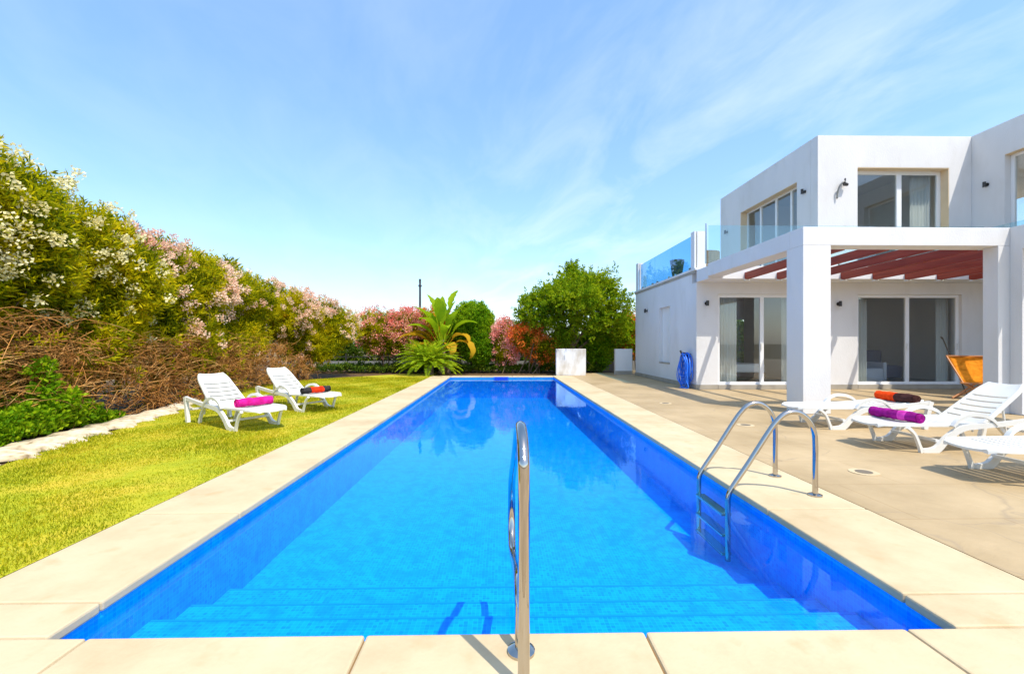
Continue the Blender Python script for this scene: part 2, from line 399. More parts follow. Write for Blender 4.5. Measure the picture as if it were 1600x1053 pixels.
def twig_mesh(A, B, sag, r, seg=5):
    """thin three-sided twigs between points A and B, bowed by sag vectors"""
    n = len(A); t = np.linspace(0, 1, seg + 1)
    c = A[:, None] * (1 - t)[None, :, None] + B[:, None] * t[None, :, None] + sag[:, None] * (4 * t * (1 - t))[None, :, None]
    T = unit(B - A); X = unit(np.cross(T, rdir(n))); Y = np.cross(T, X)
    rr = (np.broadcast_to(r, n)[:, None] * (1 - .65 * t)[None, :])[..., None]
    ring = []
    for k in range(3):
        an = 2.094 * k; ring.append(c + (X[:, None] * math.cos(an) + Y[:, None] * math.sin(an)) * rr)
    V = np.stack(ring, 2)  # n, seg+1, 3, 3
    base = (np.arange(n) * (seg + 1) * 3)[:, None, None]; i = (np.arange(seg) * 3)[None, :, None]; k = np.arange(3)[None, None, :]; k2 = (k + 1) % 3
    F = np.stack([base + i + k, base + i + k2, base + i + 3 + k2, base + i + 3 + k], -1).reshape(-1, 4)
    return V.reshape(-1, 3), F

# ------------------------------------------------------------------ the setting
PX0, PX1, PY0, PY1 = -2.03, 2.11, 2.002, 17.86      # pool opening
CX0, CX1, CY0, CY1 = -2.79, 2.89, 1.02, 18.25     # outer edge of the coping
WZ = -.09
g = slab(-900, 900, -900, 900, -.4, -.05, 'z', [(CX0 + .1, CX1 - .1, CY0 + .1, CY1 - .1)], 'ground', GROUND); prop(g, kind='structure')
g = slab(CX1 + .004, 40, -12, 19.9, -.06, -.004, 'z', [], 'terrace', TERR); prop(g, kind='structure')
g = slab(-12, CX1, -12, CY0 - .004, -.06, -.004, 'z', [], 'front_terrace', TERR); prop(g, kind='structure')
# lawn: outline follows the stone edging
edge = crom([(-4.6, 1.2), (-4.9, 3.4), (-5.45, 5.2), (-5.7, 6.4), (-6.0, 7.6), (-6.3, 8.9), (-6.9, 10.5), (-7.4, 12.3), (-7.6, 14.2), (-7.0, 16.3), (-5.6, 18.0), (-4.2, 19.4), (-2.9, 19.9)], 6)
m = MB(); ll = [(CX0 - .004, 1.05)] + [(p[0], p[1]) for p in edge] + [(CX0 - .004, 19.9)]
m.add([(x, y, -.006) for x, y in ll], [tuple(range(len(ll) - 1, -1, -1))]); lawn = m.build('lawn', LAWN); prop(lawn, kind='structure')
m = MB(); ol = [(-14, 1.0)] + [(x - .02, y) for x, y in ll[1:-1]] + [(-2.9, 24), (-14, 24)]
m.add([(x, y, -.03) for x, y in ol], [tuple(range(len(ol)))]); o = m.build('hedge_bed_soil', SOIL); prop(o, kind='structure')
m = MB(); m.add([(-2.8, 19.92, -.03), (5.5, 19.92, -.03), (5.5, 25, -.03), (-2.8, 25, -.03)], [(0, 1, 2, 3)]); m.add([(-2.78, 18.3, -.02), (2.2, 18.3, -.02), (2.2, 19.9, -.02), (-2.78, 19.9, -.02)], [(0, 1, 2, 3)]); o = m.build('back_bed_soil', SOIL); prop(o, kind='structure')

# stone edging path
m = MB(); row = [];
ctr = crom([(-4.95, 2.2), (-5.35, 3.8), (-5.75, 5.0), (-5.85, 5.75), (-6.0, 6.6), (-6.2, 7.6), (-6.5, 8.9), (-7.05, 10.4)], 10)
for i, p in enumerate(ctr):
    t = i / (len(ctr) - 1); w = .40 - .22 * t
    a = w * (1 + .35 * math.sin(i * 1.7) + random.uniform(-.35, .35)); b = w * (1 + .35 * math.sin(i * 1.1 + 2) + random.uniform(-.35, .35))
    row.append([(p[0] - a, p[1] - .1, .0), (p[0] - a * .8, p[1], .05), (p[0], p[1], .065 + random.uniform(-.03, .03)), (p[0] + b * .85, p[1], .04), (p[0] + b, p[1] + .05, -.01)])
vs = [q for r_ in row for q in r_]; fs = [(i * 5 + k, i * 5 + k + 1, i * 5 + k + 6, i * 5 + k + 5) for i in range(len(row) - 1) for k in range(4)]
m.add(vs, fs); o = m.build('edging_path', PATHS, smooth=True); prop(o, kind='structure')

# coping as slabs with thin joints
m = MB(); G_ = .004; T = -.055
def cslab(x0, x1, y0, y1): m.box(x0 + G_, x1 - G_, y0 + G_, y1 - G_, T, 0)
NO = .02  # nosing over the water
ys = [2.295 + 1.19 * k for k in range(14)] 
ys = [CY0] + [y for y in ys if y < CY1 - .5] + [CY1]
for x0, x1 in ((CX0, PX0 + NO), (PX1 - NO, CX1)):
    for a, b in zip(ys, ys[1:]):
        if a == CY0: continue
        if b > PY1: b = CY1
        cslab(x0, x1, a, b)
        if b == CY1: break
xs = [CX0, -1.83, -.605, .65, 1.85, CX1]
for a, b in zip(xs, xs[1:]): cslab(a, b, CY0, PY0 + NO)
for a, b in zip([PX0 + NO, -.8, .45, 1.3], [-.8, .45, 1.3, PX1 - NO]): cslab(a, b, PY1 - NO, CY1)
for x0, x1 in ((CX0, PX0 + NO), (PX1 - NO, CX1)): cslab(x0, x1, PY0 + NO, 2.295)
coping = m.build('pool_coping', COPING, bevel=.012); prop(coping, kind='structure')
g = slab(CX0 + .003, CX1 - .003, CY0 + .003, CY1 - .003, -.30, -.012, 'z', [(PX0 - .012, PX1 + .012, PY0 - .012, PY1 + .012)], 'coping_bed', JOINT); prop(g, kind='structure')
# pool basin
m = MB()
BZ0, BZ1 = -.62, -.86
m.add([(PX0, PY0, -.02), (PX0, PY1, -.02), (PX0, PY1, BZ1), (PX0, 4.2, BZ0), (PX0, PY0, BZ0)], [(0, 1, 2, 3, 4)], 1)
m.add([(PX1, PY0, -.02), (PX1, PY1, -.02), (PX1, PY1, BZ1), (PX1, 4.2, BZ0), (PX1, PY0, BZ0)], [(4, 3, 2, 1, 0)], 1)
m.add([(PX0, PY1, -.02), (PX1, PY1, -.02), (PX1, PY1, BZ1), (PX0, PY1, BZ1)], [(0, 1, 2, 3)], 2)
m.add([(PX0, PY0, -.02), (PX1, PY0, -.02), (PX1, PY0, BZ0), (PX0, PY0, BZ0)], [(3, 2, 1, 0)], 2)
m.add([(PX0, PY0, BZ0), (PX1, PY0, BZ0), (PX1, 4.2, BZ0), (PX0, 4.2, BZ0), (PX1, PY1, BZ1), (PX0, PY1, BZ1)], [(0, 1, 2, 3), (3, 2, 4, 5)], 0)
basin = m.build('pool_basin', [TXY, TYZ, TXZ]); prop(basin, kind='structure')
m = MB(); e = .002
for y1, z1 in ((2.63, -.30), (2.97, -.41), (3.38, -.53)):
    y0 = PY0 + e if z1 == -.30 else (2.63 if z1 == -.41 else 2.97)
    m.add([(PX0 + e, y0, z1), (PX1 - e, y0, z1), (PX1 - e, y1, z1), (PX0 + e, y1, z1)], [(0, 1, 2, 3)], 0)
    m.add([(PX0 + e, y1, z1), (PX1 - e, y1, z1), (PX1 - e, y1, z1 - .13), (PX0 + e, y1, z1 - .13)], [(0, 1, 2, 3)], 1)
for y1, z1 in ((2.63, -.30), (2.97, -.41), (3.38, -.53)): m.box(PX0 + .004, PX1 - .004, y1 - .014, y1 + .003, z1 - .014, z1 + .003, 2)
NOSE = mat('dark_blue_nosing_tile', (.001, .29, .86), .4)[0]
steps = m.build('pool_steps', [TXY, TXZ, NOSE]); prop(steps, kind='structure')
m = MB(); m.add([(PX0 + .001, PY0 + .001, WZ), (PX1 - .001, PY0 + .001, WZ), (PX1 - .001, PY1 - .001, WZ), (PX0 + .001, PY1 - .001, WZ)], [(0, 1, 2, 3)])
water = m.build('pool_water', WATER); prop(water, kind='structure')
# skimmer in the far wall
sk = thing('pool_skimmer', 'dark blue rectangular skimmer opening in the far end wall of the pool', 'skimmer', (0, PY1 - .012, -.08))
m = MB(); m.box(-.26, .26, -.006, .01, -.09, .05); m.build('flap', mat('skimmer_blue', (.004, .05, .45), .4)[0], sk)
slab(-.30, .30, -.12, .058, -.014, .008, 'y', [(-.262, .262, -.092, .052)], 'frame', mat('skimmer_frame', (.01, .16, .62), .4)[0], sk)

# grass blades (uncountable)
def grass():
    n = 230000
    y = 1.1 + (rng.random(n) ** 1.7) * 16.5; x = -2.79 - rng.random(n) * 5.0
    ex = np.interp(y, [p[1] for p in edge], [p[0] for p in edge]); k = x > ex - .02; x, y = x[k], y[k]; n = len(x)
    h = rng.uniform(.006, .024, n) * (.55 + .9 * np.clip(.5 + bumpy(np.stack([x * 2.2, y * 2.2, x * 0], 1), 71), 0, 1)) * (1 + .5 * np.sin(x * 3.1) * np.sin(y * 2.3))
    P = np.stack([x, y, np.full(n, -.008)], 1); d = unit(np.stack([rng.normal(size=n) * .5, rng.normal(size=n) * .5, np.ones(n)], 1))
    sc = 1 + .12 * y
    V, F = leaf_quads(P, d, h * np.minimum(sc, 1.6), .0045 * sc, .1)
    gm = leaf_mat('grass_blade', [(0, (.15, .22, .004)), (.45, (.36, .38, .006)), (.8, (.56, .47, .015)), (1, (.66, .52, .06))], .35)
    o = np_mesh('grass', V, F, gm); prop(o, 'short yellow green lawn grass left of the pool', 'grass', kind='stuff')
grass()

# ------------------------------------------------------------------ the house
HX = 5.58; FY = 12.7
house = thing('white_house', 'white modern two storey villa with flat roofs, timber pergola and glass railings', 'house', (HX, FY, 0))
class Sub:  # parent in world coordinates
    pass
def hp(o, par=house):
    o.parent = par; o.matrix_parent_inverse.identity()
    o.location = (-HX, -FY, 0) if par is house else (0, 0, 0)
    return o
T3 = .3
hp(slab(FY + T3, 18.5, 0, 3.40, HX, HX + T3, 'x', [(14.72, 15.72, .66, 2.55)], 'wall', STUCCO))
hp(slab(HX, 14.2, 0, 3.05, FY, FY + T3 - .002, 'y', [(6.2, 9.0, .13, 2.72), (10.25, 13.3, .13, 2.72)], 'wall', STUCCO))
hp(slab(HX + T3 + .002, 20, 0, 3.40, 18.2, 18.5, 'y', [(9.55, 10.35, .3, 2.3)], 'wall', STUCCO))
hp(slab(4, 12.69, 0, 3.05, 14.21, 14.5, 'x', [], 'wall', STUCCO))
# niche window in the side wall
w = hp(MB().build('shuttered_window', STUCCO)); 
w.data = bpy.data.meshes.new('shuttered_window'); mm = MB(); mm.box(HX + .12, HX + .2, 14.721, 15.719, .661, 2.549); 
t_ = mm.build('tmp', FRAMEW); w.data = t_.data; bpy.data.objects.remove(t_)
mm = MB(); mm.box(HX - .015, HX + .12, 14.725, 15.715, .62, .662); hp(mm.build('sill', PLINTH))
# terrace floor slabs
m = MB(); m.box(HX, 14.2, 12.0, 12.698, 3.052, 3.40); hp(m.build('balcony_slab', STUCCO, bevel=.008))
m = MB(); m.box(HX + T3 + .002, 20, FY + .001, 18.198, 3.052, 3.36); hp(m.build('floor_slab', ROOF))
m = MB(); m.box(HX - .04, HX + .34, 12.702, 18.54, 3.402, 3.47); hp(m.build('parapet_cap', STUCCO, bevel=.01)); m = MB(); m.box(HX - .02, HX - .001, 12.75, 18.52, 3.33, 3.40); hp(m.build('drip_strip', PLINTH))
# pergola frame: columns and beams (one white portal)
m = MB()
m.box(HX, HX + .52, 8.18, 8.66, 0, 3.12); hp(m.build('column', STUCCO, bevel=.006)); m = MB(); m.box(9.26, 9.80, 8.18, 8.45, 0, 3.12); hp(m.build('column', STUCCO, bevel=.006))
m = MB(); m.box(HX, 14.2, 8.18, 8.56, 3.121, 3.46); hp(m.build('front_beam', STUCCO, bevel=.006))
m = MB(); m.box(HX, HX + .42, 8.562, 11.998, 3.121, 3.46); hp(m.build('side_beam', STUCCO, bevel=.006))
# near wing with opening
hp(slab(2.0, 8.176, 0, 3.46, 9.48, 9.80, 'x', [(4.6, 7.98, .02, 3.03)], 'wall', STUCCO))
for i, x in enumerate((6.62, 7.5, 8.38, 9.25, 10.13, 11.02, 11.91, 12.80)):
    m = MB(); z0, z1 = 3.03, 3.22
    m.prism([(8.562, z0 + .08), (8.562, z1 + .06), (11.996, z1), (11.996, z0 + .03), (11.93, z0)], x - .038, x + .038, 'x')
    r_ = hp(m.build('rafter', WOODRED)); 
    m = MB(); m.box(x - .05, x + .05, 11.90, 11.998, z0 - .03, z0 - .001); b_ = m.build('rafter_bracket', PLASTIC, r_); 
# plinth
for bb in ((HX - .02, HX - .001, FY - .02, 18.52, 0, .13), (HX - .0005, 6.2, FY - .02, FY - .001, 0, .13), (9.0, 10.25, FY - .02, FY - .001, 0, .13), (13.3, 14.2, FY - .02, FY - .001, 0, .13)):
    m = MB(); m.box(*bb); hp(m.build('plinth', PLINTH))
for bb in ((6.2005, 8.9995, FY - .03, FY - .001, 0, .128), (10.2505, 13.2995, FY - .03, FY - .001, 0, .128)):
    m = MB(); m.box(*bb); hp(m.build('door_step', PLINTH))
# roof edge above
UX = 9.09; UT = 7.28; WX = 13.59
hp(slab(UX, WX - .001, 3.402, UT, FY, FY + T3, 'y', [(10.25, 12.93, 3.45, 6.37)], 'wall', STUCCO, bevel=.006))
hp(slab(FY + T3 + .001, 18.4, 3.362, UT, UX, UX + T3, 'x', [(13.61, 16.86, 3.5, 6.27)], 'wall', STUCCO))
hp(slab(UX + T3 + .001, 20, 3.362, UT, 18.1, 18.4, 'y', [], 'wall', STUCCO))
hp(slab(8.2, 18.09, 3.462, UT, WX, WX + T3, 'x', [(9.4, 11.85, 3.48, 6.40)], 'wall', STUCCO, bevel=.006))
for bb, nm in (((UX + T3, WX, FY + T3, 18.1, 6.9, 7.1), 'roof'), ((WX + T3, 20, 8.2, 18.1, 6.9, 7.1), 'roof'), ((WX + .305, 20, 8.2, 8.5, 3.46, UT), 'wall'), ((14.21, 20, 8.2, 12.7, 3.06, 3.45), 'roof')):
    m = MB(); m.box(*bb); hp(m.build(nm, STUCCO))
m = MB(); m.box(13.595 + .3, 13.7 + .3, 12.71, 18.08, 3.37, 6.89); hp(m.build('interior_partition', INWALL))

def window(kind, axis, a0, a1, b0, b1, t, splits, fw=.08, d=.07, par=house, handle=True):
    """framed glazing in a wall opening; axis = wall normal, t = face position nearest the outside"""
    w = bpy.data.objects.new(kind, None); COL.objects.link(w); w.parent = house; w.location = (-HX, -FY, 0)
    holes = []; S_ = [a0 + fw] + [v for s_ in splits for v in (s_ - fw * .6, s_ + fw * .6)] + [a1 - fw]
    for k in range(0, len(S_), 2): holes.append((S_[k], S_[k + 1], b0 + fw * .8, b1 - fw))
    slab(a0 + .002, a1 - .002, b0 + .002, b1 - .002, t, t + d, axis, holes, 'frame', FRAMEW, w, bevel=.006)
    for h in holes:
        mm = MB(); e = .001; c = t + d * .5
        if axis == 'y': mm.box(h[0] - e, h[1] + e, c - .004, c + .004, h[2] - e, h[3] + e)
        else: mm.box(c - .004, c + .004, h[0] - e, h[1] + e, h[2] - e, h[3] + e)
        mm.build('pane', GLASS, w)
        if handle and axis == 'y':
            mm = MB(); mm.box(h[1] + .015, h[1] + .04, t - .03, t - .001, b0 + 1.0, b0 + 1.18); mm.build('handle', PLASTIC, w)
    return w
window('sliding_door', 'y', 6.2, 9.0, .13, 2.72, FY + .08, [7.52], fw=.09)
window('sliding_door', 'y', 10.25, 13.3, .13, 2.72, FY + .08, [11.78], fw=.09)
window('sliding_door', 'y', 10.25, 12.93, 3.45, 6.37, FY + .24, [11.68], fw=.12)
window('window', 'x', 13.61, 16.86, 3.5, 6.27, UX + .24, [14.25, 15.05, 15.95], fw=.07)
window('sliding_door', 'x', 9.4, 11.85, 3.48, 6.40, WX + .16, [10.6], fw=.09)
REV = noise_mat('reveal_warm_bounce', [(.3, (.66, .50, .30)), (.7, (.74, .58, .38))], scale=2, coords='World', rough=.8)  # warm bounced sunlight put into the colour of the upstairs reveal linings
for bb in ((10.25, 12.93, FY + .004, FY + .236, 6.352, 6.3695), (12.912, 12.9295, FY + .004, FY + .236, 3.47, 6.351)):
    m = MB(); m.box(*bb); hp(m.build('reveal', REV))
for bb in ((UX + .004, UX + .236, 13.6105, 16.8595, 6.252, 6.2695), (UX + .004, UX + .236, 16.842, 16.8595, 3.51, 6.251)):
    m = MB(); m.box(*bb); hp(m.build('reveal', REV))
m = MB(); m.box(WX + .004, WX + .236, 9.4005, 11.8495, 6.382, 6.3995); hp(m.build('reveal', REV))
# rooms
m = MB()
m.box(HX + T3, 20, FY + T3 + .001, 18.198, .08, .13)
hp(m.build('interior_floor', INFLOOR))
for bb in ((9.3, 9.42, FY + .305, 17.0, .131, 3.05), (14.0, 14.1, FY + .305, 18.19, .131, 3.05), (HX + .305, 8.2, 16.6, 16.7, .131, 3.05), (10.6, 13.9, 17.2, 17.3, .131, 3.05)):
    m = MB(); m.box(*bb); hp(m.build('interior_wall', INWALL))
def curtain(x0, x1, y, z0, z1, waves):
    m = MB(); n = waves * 8; top = []; 
    vs = []
    for k in range(n + 1):
        x = x0 + (x1 - x0) * k / n; yy = y + .035 * math.sin(k / n * waves * 2 * math.pi)
        vs += [(x, yy, z0), (x + random.uniform(-.004, .004), yy * 1, z1), (x, yy + .006, z1), (x, yy + .006, z0)]
    fs = []
    for k in range(n):
        a = k * 4; b = a + 4
        fs += [(a, b, b + 1, a + 1), (a + 1, b + 1, b + 2, a + 2), (a + 2, b + 2, b + 3, a + 3)]
    m.add(vs, fs); hp(m.build('curtain', CURT, smooth=True))
curtain(6.35, 6.95, FY + .42, .15, 2.9, 7); curtain(10.4, 10.85, FY + .42, .15, 2.9, 6); curtain(12.95, 13.3, FY + .42, .15, 2.9, 5)
curtain(12.2, 12.8, FY + .46, 3.42, 6.6, 6); curtain(8.3, 8.7, FY + .42, .15, 2.9, 5)

# glass railings
def railing(pts, z0, z1, mat_, n_each):
    b = bpy.data.objects.new('balustrade', None); COL.objects.link(b); b.parent = house; b.location = (-HX, -FY, 0)
    for (x0, y0), (x1, y1), n in zip(pts, pts[1:], n_each):
        for k in range(n):
            t0 = (k + .006) / n; t1 = (k + .994) / n
            ax, ay, bx, by = x0 + (x1 - x0) * t0, y0 + (y1 - y0) * t0, x0 + (x1 - x0) * t1, y0 + (y1 - y0) * t1
            mm = MB(); w = .006
            if abs(x1 - x0) > abs(y1 - y0): mm.box(ax, bx, ay - w, ay + w, z0, z1)
            else: mm.box(ax - w, ax + w, min(ay, by), max(ay, by), z0, z1)
            mm.build('glass_panel', mat_, b)
            for q in (.15, .85):
                mm = MB(); cx, cy = ax + (bx - ax) * q, ay + (by - ay) * q
                mm.box(cx - .03, cx + .03, cy - .025, cy + .025, z0 - .06, z0 + .07); mm.build('clamp', STEEL, b)
    return b
railing([(HX + .06, 12.1), (13.3, 12.1)], 3.46, 4.52, RAILG, [6])
railing([(13.3, 12.09), (13.3, 8.9)], 3.46, 4.45, RAILG, [2])
railing([(HX + .1, 13.12), (HX + .1, 18.10)], 3.50, 4.50, BLUEG, [3])
m = MB(); m.prism([(HX, 12.84), (HX + .05, 12.84), (HX + .05, 12.84 + .06), (HX + .085, 12.84 + .06), (HX + .085, 12.84), (HX + .34, 12.84), (HX + .34, 13.08), (HX, 13.08)], 3.471, 4.55, 'z'); hp(m.build('railing_pier', STUCCO))
m = MB(); m.prism([(HX, 18.14), (HX + .05, 18.14), (HX + .05, 18.14 + .06), (HX + .085, 18.14 + .06), (HX + .085, 18.14), (HX + .34, 18.14), (HX + .34, 18.44), (HX, 18.44)], 3.471, 4.58, 'z'); hp(m.build('railing_pier', STUCCO))
m = MB(); m.tube([(HX + .045, 12.21, 3.5), (HX + .045, 12.21, 4.6)], [.028, .016], 8); hp(m.build('railing_post', STEEL))

# wall lamps
def wall_lamp(loc, rz, label, source=None):
    t = thing('wall_lamp', label, 'wall lamp', loc, rz, 'small dark outdoor wall lamps on the house')
    if source:
        for ch in source.children:
            c = ch.copy(); COL.objects.link(c); c.parent = t
        return t
    m = MB(); m.prism([(.05 * math.cos(a), .05 * math.sin(a)) for a in np.linspace(0, 2 * math.pi, 17)[:-1]], -.02, -.0005, 'y'); m.build('back_plate', DARKM, t)
    m = MB(); m.tube([(0, -.02, 0), (0, -.07, 0)], .012, 8); m.build('arm', DARKM, t)
    m = MB(); m.tube([(0, -.09, -.075), (0, -.09, .075)], .038, 16); m.build('shade', DARKM, t, smooth=True, auto=40)
    m = MB(); m.tube([(0, -.09, -.082), (0, -.09, -.0755)], .03, 16); m.build('lens', mat('frosted_lens', (.7, .7, .68), .4)[0], t)
    return t
l0 = wall_lamp((5.86, FY, 2.45), 0, 'dark wall lamp left of the first terrace door, under the pergola')
wall_lamp((9.68, FY, 2.44), 0, 'dark wall lamp on the wall between the two ground floor sliding doors', l0)
wall_lamp((UX, 13.24, 5.84), R(-90), 'dark wall lamp upstairs on the shaded side wall next to the sunlit corner', l0)
wall_lamp((UX, 17.85, 5.78), R(-90), 'dark wall lamp on the far end of the upper side wall, above the wicker chair', l0)
wall_lamp((WX, 12.28, 5.74), R(-90), 'dark wall lamp on the projecting upper wing at the right edge', l0)
wall_lamp((HX, 17.0, 2.55), R(-90), 'dark wall lamp on the long shaded ground floor wall, above the narrow window', l0)
t = thing('bent_pipe_light', 'bent swan neck light on the sunlit upper wall beside the upstairs sliding door', 'wall light', (9.68, FY, 5.45))
m = MB(); m.tube(crom([(-.06, -.04, 0), (-.06, -.06, .18), (-.02, -.10, .36), (.08, -.12, .46), (.14, -.08, .44)], 6), .022, 8); m.build('arm', mat('grey_metal', (.25, .24, .22), .4, .7)[0], t, smooth=True)
m = MB(); m.tube([(.10, -.10, .40), (.20, -.10, .38)], [.055, .04], 12); m.tube([(.12, -.02, .44), (.12, -.1, .44)], .02, 8); m.tube([(.12, -.1, .44), (.13, -.1, .56)], .02, 8); m.build('head', DARKM, t)

# things on the roof terrace
t = thing('rattan_chair', 'beige rounded wicker armchair standing on the roof terrace behind the steel post', 'armchair', (6.55, 14.2, 3.362), R(-160))
WICK = noise_mat('wicker', [(.3, (.16, .12, .07)), (.7, (.30, .24, .16))], scale=40, rough=.8, bump=.5)
m = MB(); m.box(-.36, .36, -.36, .36, .12, .42); m.build('seat', WICK, t, bevel=.05)
m = MB()
arc = [(.42 * math.sin(a), .42 * math.cos(a) * .9) for a in np.linspace(-2.0, 2.0, 15)]
for (a, b), (c, d) in zip(arc, arc[1:]):
    h1 = .85 
    m.add([(a, b, .1), (c, d, .1), (c, d, h1), (a, b, h1), (a * .86, b * .86, .1), (c * .86, d * .86, .1), (c * .86, d * .86, h1), (a * .86, b * .86, h1)], [(0, 1, 2, 3), (7, 6, 5, 4), (3, 2, 6, 7), (0, 4, 5, 1)])
m.build('backrest', WICK, t, smooth=False)
for sx in (-1, 1):
    for sy in (-1, 1):
        m = MB(); m.cyl(sx * .3, sy * .3, 0, .13, .025, 8); m.build('leg', DARKM, t)
t = thing('tapered_planter', 'dark tapered planter on the roof terrace behind the blue glass', 'planter', (6.05, 15.3, 3.362))
m = MB(); m.tube([(0, 0, 0), (0, 0, .8)], [.12, .24], 20); m.build('pot', mat('anthracite_pot', (.05, .05, .05), .6)[0], t, smooth=True, auto=40)
m = MB(); m.tube([(0, 0, .8005), (0, 0, .81)], [.21, .21], 20); m.build('soil', SOIL, t)

# furniture seen through the doors
def softbox(m, x0, x1, y0, y1, z0, z1): m.box(x0, x1, y0, y1, z0, z1)
t = thing('white_bed', 'white made bed behind the left sliding door', 'bed', (7.3, 14.6, .131))
LINEN = mat('white_linen', (.75, .76, .78), .9)[0]; NAVY = mat('navy_fabric', (.03, .06, .16), .9)[0]; WOODD = mat('dark_wood', (.08, .045, .025), .5)[0]
m = MB(); m.box(-.8, .8, -1, 1, .28, .55); m.build('mattress', LINEN, t, bevel=.05)
m = MB(); m.box(-.82, .82, -1.02, 1.02, .12, .279); m.build('base', WOODD, t)
m = MB(); m.box(-.85, .85, 1.03, 1.1, .0, 1.05); m.build('headboard', WOODD, t)
for s_ in (-.4, .4):
    m = MB(); m.box(s_ - .3, s_ + .3, .5, .92, .551, .67); m.build('pillow', LINEN, t, bevel=.05)
t = thing('white_armchair', 'pale slipcovered armchair behind the right sliding door', 'armchair', (11.15, 13.7, .131))
PALE = mat('pale_blue_cover', (.45, .50, .60), .9)[0]
m = MB(); m.box(-.4, .4, -.38, .38, .02, .42); m.build('seat', PALE, t, bevel=.04)
m = MB(); m.box(-.42, .42, .385, .6, .02, .85); m.build('backrest', PALE, t, bevel=.05)
for s_ in (-.5, .41):
    m = MB(); m.box(s_, s_ + .1, -.38, .4, .02, .6); m.build('armrest', PALE, t, bevel=.03)
t = thing('navy_sofa', 'dark navy sofa inside the right room near the orange chair', 'sofa', (12.6, 15.0, .131))
m = MB(); m.box(-.7, .7, -.4, .4, .03, .45); m.build('seat', NAVY, t, bevel=.04)
m = MB(); m.box(-.7, .7, .405, .6, .03, .95); m.build('backrest', NAVY, t, bevel=.04)

# ------------------------------------------------------------------ garden walls, fence, pole
m = MB(); m.box(2.26, 3.48, 18.32, 18.56, -.004, 1.09)
lw = m.build('garden_wall', noise_mat('stained_white_wall', [(.35, (.55, .50, .42)), (.55, (.76, .75, .72))], scale=3, detail=8, coords='World', rough=.85, stretch=(1, 1, .5)), bevel=.01)
prop(lw, 'short free standing white wall at the far pool corner, stained near its foot', 'wall')
t = thing('boundary_wall', 'low white wall joining the far corner of the villa, with a grey skirting', 'wall', (5.2, 18.9, 0))
m = MB(); m.box(-.36, .36, 0, .2, 0, 1.08); m.build('wall', STUCCO, t)
m = MB(); m.box(-.37, .36, -.015, -.001, 0, .15); m.build('skirting', PLINTH, t)
t = thing('rear_fence', 'low grey wall with rail fence, half hidden behind the flowering shrubs', 'fence', (0, 22.6, 0))
m = MB(); m.box(-12, 9, 0, .2, -.05, .42); m.build('base_wall', noise_mat('grey_block', [(.3, (.16, .16, .15)), (.7, (.30, .30, .28))], scale=2, coords='World'), t)
for z in (.62,):
    m = MB(); m.box(-12, 9, .08, .11, z, z + .04); m.build('rail', DARKM, t)
for k in range(11):
    m = MB(); x = -12 + k * 2.1; m.box(x - .03, x + .03, .06, .13, .421, .8); m.build('post', DARKM, t)
t = thing('utility_pole', 'thin dark utility pole rising behind the banana-like plant', 'pole', (-5.05, 28, 0))
m = MB(); m.cyl(0, 0, 0, 5.1, .09, 10, .06); m.build('mast', DARKM, t)
m = MB(); m.box(-.06, .06, -.06, .06, 5.101, 5.32); m.cyl(0, 0, 4.85, 4.95, .11, 8); m.build('insulator', DARKM, t)

# ------------------------------------------------------------------ pool ladder + hand rail
t = thing('pool_ladder', 'polished steel pool ladder with two arched rails on the right edge of the pool', 'ladder', (2.0, 4.07, 0))
prof = [(.69, 0), (.69, .2), (.69, .45), (.675, .56), (.62, .66), (.53, .715), (.43, .70), (.35, .63), (.27, .52), (.12, .29), (-.02, .085), (-.06, .0), (-.065, -.1), (-.065, -.55)]
for y in (-.28, .28):
    m = MB(); m.tube([(p[0], y, p[2]) for p in [(q[0], 0, q[1]) for q in crom([(a, b) for a, b in prof], 6)]], .022, 16); r_ = m.build('rail', STEEL, t, smooth=True)
    m = MB(); m.tube([(.69, y, .0005), (.69, y, .012), (.69, y, .022)], [.055, .055, .03], 20); m.build('flange', STEEL, r_, smooth=True, auto=40)
for z in (-.18, -.36, -.52):
    m = MB(); m.box(-.11, -.02, -.256, .256, z, z + .025); m.build('tread', STEEL, t, bevel=.006)
t = thing('pool_handrail', 'single polished steel handrail at the near end of the pool', 'handrail', (.085, 1.68, 0))
pr = [(0, 0), (0, .3), (0, .78), (.02, .87), (.09, .935), (.19, .955), (.32, .91), (.55, .76), (.85, .59), (1.0, .48), (1.075, .38), (1.09, .26), (1.05, .15), (.95, .10), (.75, .13), (.5, .20), (.32, .235), (.24, .20), (.215, .1), (.21, 0)]
m = MB(); m.tube([(-.02 * min(1, q[0]), q[0], q[1]) for q in crom(pr, 8)], .0225, 20); r_ = m.build('rail', STEEL, t, smooth=True)
for y in (0, .21):
    m = MB(); m.tube([(0, y, .0005), (0, y, .012), (0, y, .024)], [.058, .058, .034], 24); m.build('flange', STEEL, t, smooth=True, auto=40)

# drain covers
def drain(x, y, label):
    t = thing('drain_cover', label, 'drain cover', (x, y, -.004), 0, 'round drain covers set into the terrace')
    m = MB(); m.cyl(0, 0, .0005, .006, .13, 24); m.build('rim', COPING, t)
    m = MB(); m.cyl(0, 0, .0062, .009, .075, 24); m.build('grate', mat('drain_grey', (.16, .13, .09), .6)[0], t)

drain(3.68, 4.48, 'round drain cover in the terrace, the one nearest to the loungers and the camera')
drain(3.91, 7.10, 'round drain cover in the terrace just beyond the pool ladder, middle one of three')
drain(3.59, 9.72, 'round drain cover in the terrace nearest the blue hose, farthest of three')

